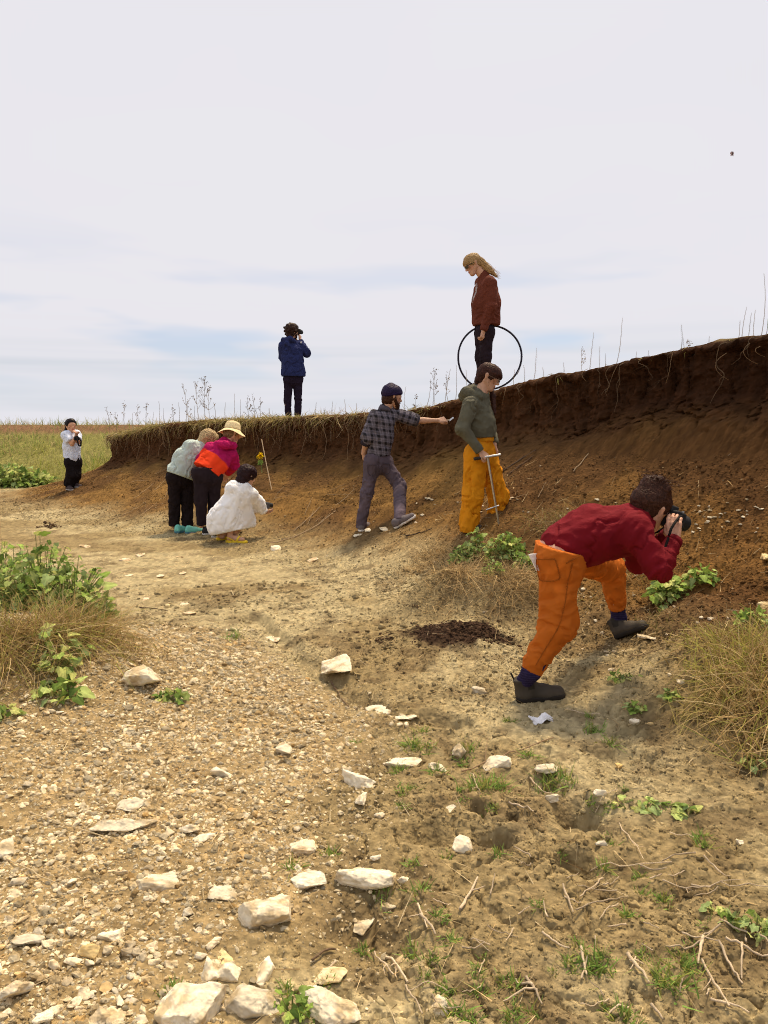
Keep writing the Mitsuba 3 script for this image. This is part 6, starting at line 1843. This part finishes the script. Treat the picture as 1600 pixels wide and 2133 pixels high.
# weeds against the sky
def weed(px, top, back, kind, seed, label=None, group='thin dry weed stalks on the bank'):
    r = np.random.default_rng(seed)
    b = edge_px(px, back)
    py = at(px, 880, b[1])
    h = at(px, top, b[1])[2] - b[2]
    if h < .06: return
    b[2] -= .05
    lean = r.normal() * .07
    tip = b + V(lean * h, r.normal() * .05 * h, h + .05)
    mid = (b + tip) / 2 + V(r.normal() * .03 * h, 0, 0)
    st = spline([b, mid, tip], 9)
    key = thing('weed_stalk', label, 'weed', group)
    w = .0014 + .00022 * b[1]
    parts = [tube(st, np.linspace(w, w * .5, 9), 4, False)]
    heads = []
    if kind >= 1:
        for j in range(3 + 3 * kind):
            t = r.uniform(.35, .95); q = st[int(t * 8)]
            e = q + V(r.choice([-1, 1]) * r.uniform(.08, .2) * h * (1.25 - t), r.normal() * .04, r.uniform(.08, .22) * h)
            parts.append(tube(spline([q, (q + e) / 2 + V(0, 0, -.02 * h), e], 5), np.linspace(w * .7, w * .4, 5), 3, False))
            heads += [e + r.normal(size=3) * .012 for _ in range(2 + kind)]
        heads += [tip + r.normal(size=3) * V(.012, .012, .03) for _ in range(5)]
    col = V(.30, .23, .15) * r.uniform(.7, 1.3)
    put('stem', flat(cat_mesh(parts), col, 'dry', var=.3), key)
    if heads:
        sv, sf, sc_ = scatter(np.array(heads), r.uniform(.0035, .008, len(heads)) * (.5 + b[1] * .06), 1.1, np.tile(col * V(.75, .7, .65), (len(heads), 1)), seed)
        put('seed_heads', shape((sv, sf), 'dry', smooth=True, color=sc_), key, None, 'stuff')


WEEDS = [(228, 850, 1), (243, 862, 1), (262, 842, 1), (275, 860, 0), (287, 848, 1), (305, 843, 1), (318, 858, 0), (331, 836, 0), (345, 850, 0), (362, 848, 1), (374, 838, 0), (387, 802, 1), (393, 840, 1), (405, 845, 0), (450, 838, 0), (470, 838, 0), (490, 820, 0), (500, 832, 0), (520, 828, 1), (530, 826, 1), (545, 832, 1), (560, 850, 0), (655, 838, 0), (692, 836, 0), (722, 832, 0), (740, 840, 0), (708, 848, 0), (675, 850, 0), (845, 806, 0), (866, 826, 1),
         (885, 790, 0), (901, 772, 1), (906, 795, 1), (926, 768, 0), (936, 782, 1), (948, 760, 0), (970, 770, 0), (1068, 770, 0), (1108, 725, 0), (1092, 760, 0), (1172, 755, 0), (1130, 765, 0), (1212, 728, 1), (1225, 692, 0), (1246, 722, 0), (1257, 736, 0), (1278, 662, 0), (1320, 732, 0), (1345, 730, 0), (1411, 676, 0), (1421, 704, 0), (1428, 712, 1), (1470, 700, 0), (1536, 640, 0), (1550, 652, 0), (1561, 646, 0), (1527, 668, 0), (1586, 626, 0)]
wr_ = np.argsort(np.argsort([w_[0] for w_ in WEEDS]))
for k, (px, top, kd) in enumerate(WEEDS):
    weed(px, top, .12 + (k * 37 % 60) / 100, kd, 400 + k, f'thin dry weed stalk against the sky, {ordinal(wr_[k])} from the left')
weed(415, 800, .3, 2, 501, 'tall branching dry weed left of the taller pair above the mint top')
weed(428, 792, .4, 3, 502, 'tallest branching dry weed on the left half of the bank')
weed(438, 806, .3, 2, 503, 'branching dry weed just right of the tallest one on the left half')
weed(1575, 570, .15, 0, 504, 'very tall bare stalk on the bank at the right edge')

# roots hanging over the dark face
def root(px, drop, seed, w=.006, label=None, group='pale roots hanging down the dark face'):
    r = np.random.default_rng(seed)
    b = edge_px(px)
    i = _tree.query(b[:2])[1]; n_ = np.r_[EN[i], 0]
    pts = [b - n_ * .03 + V(0, 0, -.02), b + n_ * .06 + V(0, 0, -.06)]
    x = 0
    for j in range(1, 7):
        x += r.normal() * .035
        tan_ = np.r_[_tan[i], 0]
        pts.append(b + n_ * (.07 - .09 * math.sin(j / 6 * 3.1) * .6 + .02 * j / 6) + tan_ * x + V(0, 0, -.06 - drop * j / 6))
    st = spline(pts, 22)
    col = V(.30, .21, .13) * r.uniform(.6, 1.25) * (1 if px < 800 else .55)
    key = thing('hanging_root', label, 'root', group)
    put('strand', flat(tube(st, np.linspace(w, w * .35, 22), 5, False), col, 'dry', var=.4), key)
    for j in range(r.integers(0, 3) if px < 800 else 1):
        k = r.integers(6, 18); q = st[k]
        e = q + np.r_[_tan[i], 0] * r.normal() * .12 + n_ * .03 + V(0, 0, -r.uniform(.05, .16))
        put('side_root', flat(tube(spline([q, (q + e) / 2 + n_ * .02, e], 7), np.linspace(w * .5, w * .2, 7), 4, False), col, 'dry', var=.4), key)


for k, px in enumerate([245, 268, 290, 310, 338, 352, 520, 535, 552, 578, 600, 622, 640, 655, 672, 690, 705, 722, 738, 748, 765, 925, 1085, 1125, 1165, 1255, 1275, 1300, 1340, 1400, 1510, 1570]):
    root(px, R.uniform(.25, .62) if px < 780 or k % 3 == 0 else R.uniform(.15, .4), 600 + k, R.uniform(.003, .0062) * (1 if px < 800 else .7), f'thin root hanging down the dark bank face, {ordinal(k)} from the left')
# matted fine roots
n = 320
tt = np.interp(R.uniform(0, 1, n), [0, .05, 1], [_s[4], _s[11], _s[17]])
Ee = edge_at(tt); ii = _tree.query(Ee[:, :2])[1]
ms = []
for a in range(n):
    n_ = np.r_[EN[ii[a]], 0]; t_ = np.r_[_tan[ii[a]], 0]
    b = Ee[a] + n_ * R.uniform(-.02, .03) + V(0, 0, -R.uniform(.0, .12))
    fall = R.uniform(.08, .34)
    pts = [b, b + n_ * .06 + t_ * R.normal() * .03 + V(0, 0, -fall * .4), b + n_ * R.uniform(-.02, .06) + t_ * R.normal() * .08 + V(0, 0, -fall)]
    ms.append(tube(spline(pts, 7), np.linspace(.0026, .0012, 7), 3, False))
whole('fine_roots', flat(cat_mesh(ms), V(.25, .17, .095), 'dry', var=.6, f=6), 'mat of fine roots hanging beneath the turf along the bank', 'roots', kind='stuff')


# twigs on the ground
def twig(a, b, w, seed, label=None, group=None, lift=.012, col=V(.47, .375, .255), fork=True):
    r = np.random.default_rng(seed)
    A, B = on_ground(*a), on_ground(*b)
    n = 9
    p = A + (B - A) * np.linspace(0, 1, n)[:, None]
    L = np.linalg.norm(B - A)
    p[1:-1] += r.normal(size=(n - 2, 3)) * V(.006, .006, 0) * L
    hz = height(p[:, 0], p[:, 1])
    p[:, 2] = np.maximum(np.polyval(np.polyfit(np.arange(n), hz, 2), np.arange(n)), np.minimum(hz, hz.mean() + .02)) + lift
    w = w * .68
    ms = [tube(p, np.linspace(w, w * .6, n) * r.uniform(.8, 1.2, n), 6)]
    if fork and L > .12:
        for j in range(r.integers(0, 3)):
            q = p[r.integers(2, 7)]; e = q + unit((B - A) / L + r.normal(size=3) * V(.7, .7, .25)) * L * r.uniform(.15, .35)
            ms.append(tube([q, (q + e) / 2 + r.normal(size=3) * .006, e], [w * .55, w * .45, w * .25], 5))
    whole('twig', flat(cat_mesh(ms), col * r.uniform(.65, 1.25), 'dry', var=.45, f=60), label or 'bleached twig lying on bare clay away from the stones', 'twig', group)


TW = [((1104, 1625), (1169, 1669), .005), ((1060, 1677), (1112, 1698), .006), ((1200, 1909), (1307, 1876), .004), ((1307, 1994), (1352, 2059), .0075), ((1464, 1958), (1454, 2015), .0065), ((1498, 1970), (1547, 2059), .006), ((1462, 2007), (1519, 2108), .006), ((1511, 1966), (1600, 1998), .007),
        ((1545, 1974), (1545, 2047), .0055), ((1173, 1848), (1194, 1909), .0055), ((1356, 2100), (1381, 2133), .007), ((1210, 1982), (1222, 2039), .006), ((1129, 1950), (1186, 1982), .005), ((958, 1901), (995, 1836), .0075), ((1332, 1810), (1389, 1814), .005), ((1096, 2043), (1129, 2100), .0065), ((875, 1912), (907, 1957), .0065), ((804, 2002), (849, 2053), .006),
        ((1230, 1830), (1400, 1800), .0035), ((1380, 1840), (1480, 1860), .0035), ((1440, 1850), (1600, 1856), .004), ((1560, 1930), (1600, 1975), .006), ((1480, 2090), (1560, 2120), .0055), ((1420, 1950), (1500, 1968), .004), ((1395, 1740), (1445, 1755), .003), ((1290, 1720), (1340, 1800), .003), ((780, 1990), (820, 2040), .0045), ((870, 1890), (890, 1940), .005), ((980, 1620), (1000, 1660), .004), ((1180, 1480), (1250, 1492), .0035), ((1285, 1650), (1240, 1700), .003), ((700, 2010), (670, 2035), .005), ((845, 2060), (880, 2120), .0045), ((900, 2080), (960, 2110), .004)]
TW += [((a_, b_), (a_ + l_ * math.cos(c_), b_ + l_ * .6 * math.sin(c_)), w_) for a_, b_, c_, l_, w_ in zip(R.uniform(900, 1560, 44), R.uniform(1780, 2110, 44), R.uniform(0, 6.28, 44), R.uniform(25, 90, 44), R.uniform(.0025, .005, 44))]
TL = placed_labels('bleached twig', 'bleached twig on bare clay away from the stones', [t[0] for t in TW])
for k, (a, b, w) in enumerate(TW):
    twig(a, b, w, 700 + k, TL[k], 'bleached twigs on the clay')
twig((962, 1612), (1153, 1543), .0055, 750, 'long brown twig lying across the pale pointed stone', col=V(.25, .17, .10))
twig((556, 1133), (699, 1066), .009, 751, 'long grey branch lying up the foot of the slope, lower of two', col=V(.30, .22, .14))
twig((612, 1109), (672, 1052), .008, 752, 'grey branch lying up the foot of the slope, upper of two', col=V(.30, .22, .14))
twig((1310, 1374), (1385, 1355), .005, 753, 'straight dry stalk on the clay below the far boot', col=V(.28, .2, .12), fork=False)
twig((1320, 1205), (1360, 1200), .005, 754, 'short pale stick on the slope right of the bending person', col=V(.4, .3, .2), fork=False)
twig((845, 1118), (900, 1103), .010, 755, 'dark charred stick on the slope left of the mustard trousers', col=V(.05, .035, .025))
twig((290, 1268), (350, 1277), .007, 756, 'dark thin stick on the floor right of the leafy bush', col=V(.1, .06, .04), fork=False)
twig((690, 1425), (745, 1480), .006, 757, 'dark curved twig at the gravel edge below the tilted slab', col=V(.12, .08, .05), fork=False)
twig((650, 2008), (700, 1985), .006, 758, 'dark twig above the flat yellowish slab', col=V(.12, .08, .05))
twig((1045, 985), (1135, 925), .011, 759, 'dead branch lying on the slope right of the grey-green sweatshirt', col=V(.16, .11, .075))
twig((1060, 990), (1120, 945), .008, 760, 'smaller dead branch tangled with the one on the slope', col=V(.18, .12, .08))
twig((1195, 985), (1240, 930), .007, 761, 'forked pale root lying on the ochre slope above the bending person', col=V(.36, .27, .17))
twig((60, 1700), (235, 1755), .0042, 762, 'long straw-coloured stalk on the left gravel', col=V(.55, .44, .26))
twig((0, 1790), (140, 1862), .0036, 763, 'thin straw-coloured stalk at the left edge of the gravel', col=V(.55, .44, .26))
for k in range(26):                                     # branches and stalks on the slopes
    px, py = (R.uniform(200, 360), R.uniform(985, 1085)) if k < 9 else ((R.uniform(545, 760), R.uniform(1000, 1100)) if k < 19 else (R.uniform(1050, 1580), R.uniform(900, 1040)))
    L = R.uniform(18, 60)
    a_ = R.normal(-.6, .35)
    twig((px, py), (px + L * math.cos(a_), py + L * math.sin(a_)), .0045, 800 + k, 'slender dry stalk lying on the ochre slope of the bank', 'slender stalks on the ochre slope', col=V(.34, .25, .15))
# straws: too many to count
x, y = sector(2600, 1.7, 9, -30, 30, 1.1)
s_, t_, zt_ = edge_dist(x, y)
x, y = x[s_ > .5], y[s_ > .5]
n = len(x); a_ = R.uniform(0, 6.28, n); L = R.uniform(.03, .16, n)
c0 = with_z(x, y) + V(0, 0, .006)
x2, y2 = x + np.cos(a_) * L, y + np.sin(a_) * L
c1 = with_z(x2, y2) + V(0, 0, 1) * R.uniform(.004, .03, n)[:, None]
v, f, i, t = blades(c0, c1 - c0, np.linalg.norm(c1 - c0, axis=1), R.uniform(.0016, .0036, n) * (.6 + .15 * np.hypot(x, y)), R.normal(size=n) * .12, 3, R)
whole('dry_straw', shape((v, f), 'dry', smooth=True, color=(np.array([STRAW, TAN, V(.55, .45, .28), OLD])[R.integers(4, size=n)] * R.uniform(.6, 1.2, (n, 1)))[i].clip(0, .8)), 'scattered bits of dry straw all over the floor', 'straw', kind='stuff')

# ------------------------------------------------------------------ small things
st0, st1 = at(545, 915, 12.15), at(566, 1020, 11.15)
ms_ = thing('measuring_stick', 'thin pale stick leaning on the bank beside the yellow flower', 'stick')
put('shaft', flat(tube([st0, (st0 + st1) / 2 + V(0, -.02, 0), st1], [.0065, .0065, .006], 8), V(.34, .26, .17), 'dry', var=.3), ms_)
fl_ = thing('yellow_flower', 'bright yellow flower head on a stem beside the thin pale stick', 'flower')
fc_ = at(543, 949, 11.85)
pv = []
for k in range(22):
    a = k * 2.4; t = .35 + .65 * (k / 22)
    d_ = unit(V(math.cos(a) * t, -.75, math.sin(a) * t))
    v, f, i, t2 = blades(np.array([fc_]), np.array([d_]), .075, .034, .25, 3, np.random.default_rng(k))
    put('petal', shape((v, f), 'leaf', smooth=True, color=np.tile(V(.80, .58, .02) * (.8 + .02 * k), (len(v), 1)).clip(0, .9)), fl_)
put('stem', flat(tube(spline([fc_ + V(0, .02, 0), fc_ + V(.0, .04, -.12), fc_ + V(.02, -.02, -.26)], 8), .006, 5), V(.12, .16, .05), 'dry'), fl_)
for k in range(5):
    M = leaf_matrix(fc_ + V(-.03 + .012 * k, .01, -.07 - .012 * k), unit(V(R.normal(), -.5, -.3)), unit(V(R.normal() * .4, -.6, .7)), .06)
    put('leaf', {**LEAF_PLY[2], 'to_world': T(M)}, fl_)
g = on_ground(1128, 1507)
m = trimesh.creation.icosphere(3, 1.0)
v = np.array(m.vertices)
v = v * (.75 + .9 * np.abs(nz3(v + 3, 1.6, 4, 9) - .5)[:, None] * 2) * V(.062, .036, .016)
v[:, 2] += .012 * np.sin(v[:, 0] * 70) + .03 * np.clip(v[:, 0] * 6, 0, 1)
whole('crumpled_paper', flat((v + g + V(0, 0, .02), np.array(m.faces)), V(.74, .74, .78), 'plain', False, var=.1), 'scrap of crumpled white paper on the clay below the near boot', 'paper')
bt_ = thing('butterfly', 'tiny butterfly flying high in the sky on the right', 'butterfly')
bc = at(1526, 320, 4.2)
put('abdomen', flat(tube(bc + V(0, 0, 1) * np.linspace(-.010, .012, 7)[:, None], [.0006, .0016, .002, .0022, .0018, .0012, .0004], 6), V(.08, .06, .06), 'plain'), bt_)
for e, aa in ((1, .55), (-1, .30)):
    w_ = np.array([[0, 0, .007], [.004, 0, .012], [.010, 0, .008], [.012, 0, .001], [.007, 0, -.004], [.010, 0, -.009], [.006, 0, -.012], [.001, 0, -.007]]) * V(e, 1, 1)
    w_ = w_ @ trimesh.transformations.rotation_matrix(e * aa, [0, 0, 1])[:3, :3].T
    wm = trimesh.creation.extrude_polygon(Polygon(w_[:, [0, 2]] if False else np.array([[0, .007], [.004, .012], [.010, .008], [.012, .001], [.007, -.004], [.010, -.009], [.006, -.012], [.001, -.007]])), .0003, engine='earcut')
    vv = np.array(wm.vertices); vv = np.stack([vv[:, 0] * e, vv[:, 2], vv[:, 1]], 1) @ trimesh.transformations.rotation_matrix(e * aa, [0, 0, 1])[:3, :3].T
    fcs = np.array(wm.faces)[:, ::-1] if e > 0 else np.array(wm.faces)
    put('wing', flat((vv + bc, fcs), V(.35, .25, .25), 'plain', False, var=.6, f=300), bt_)
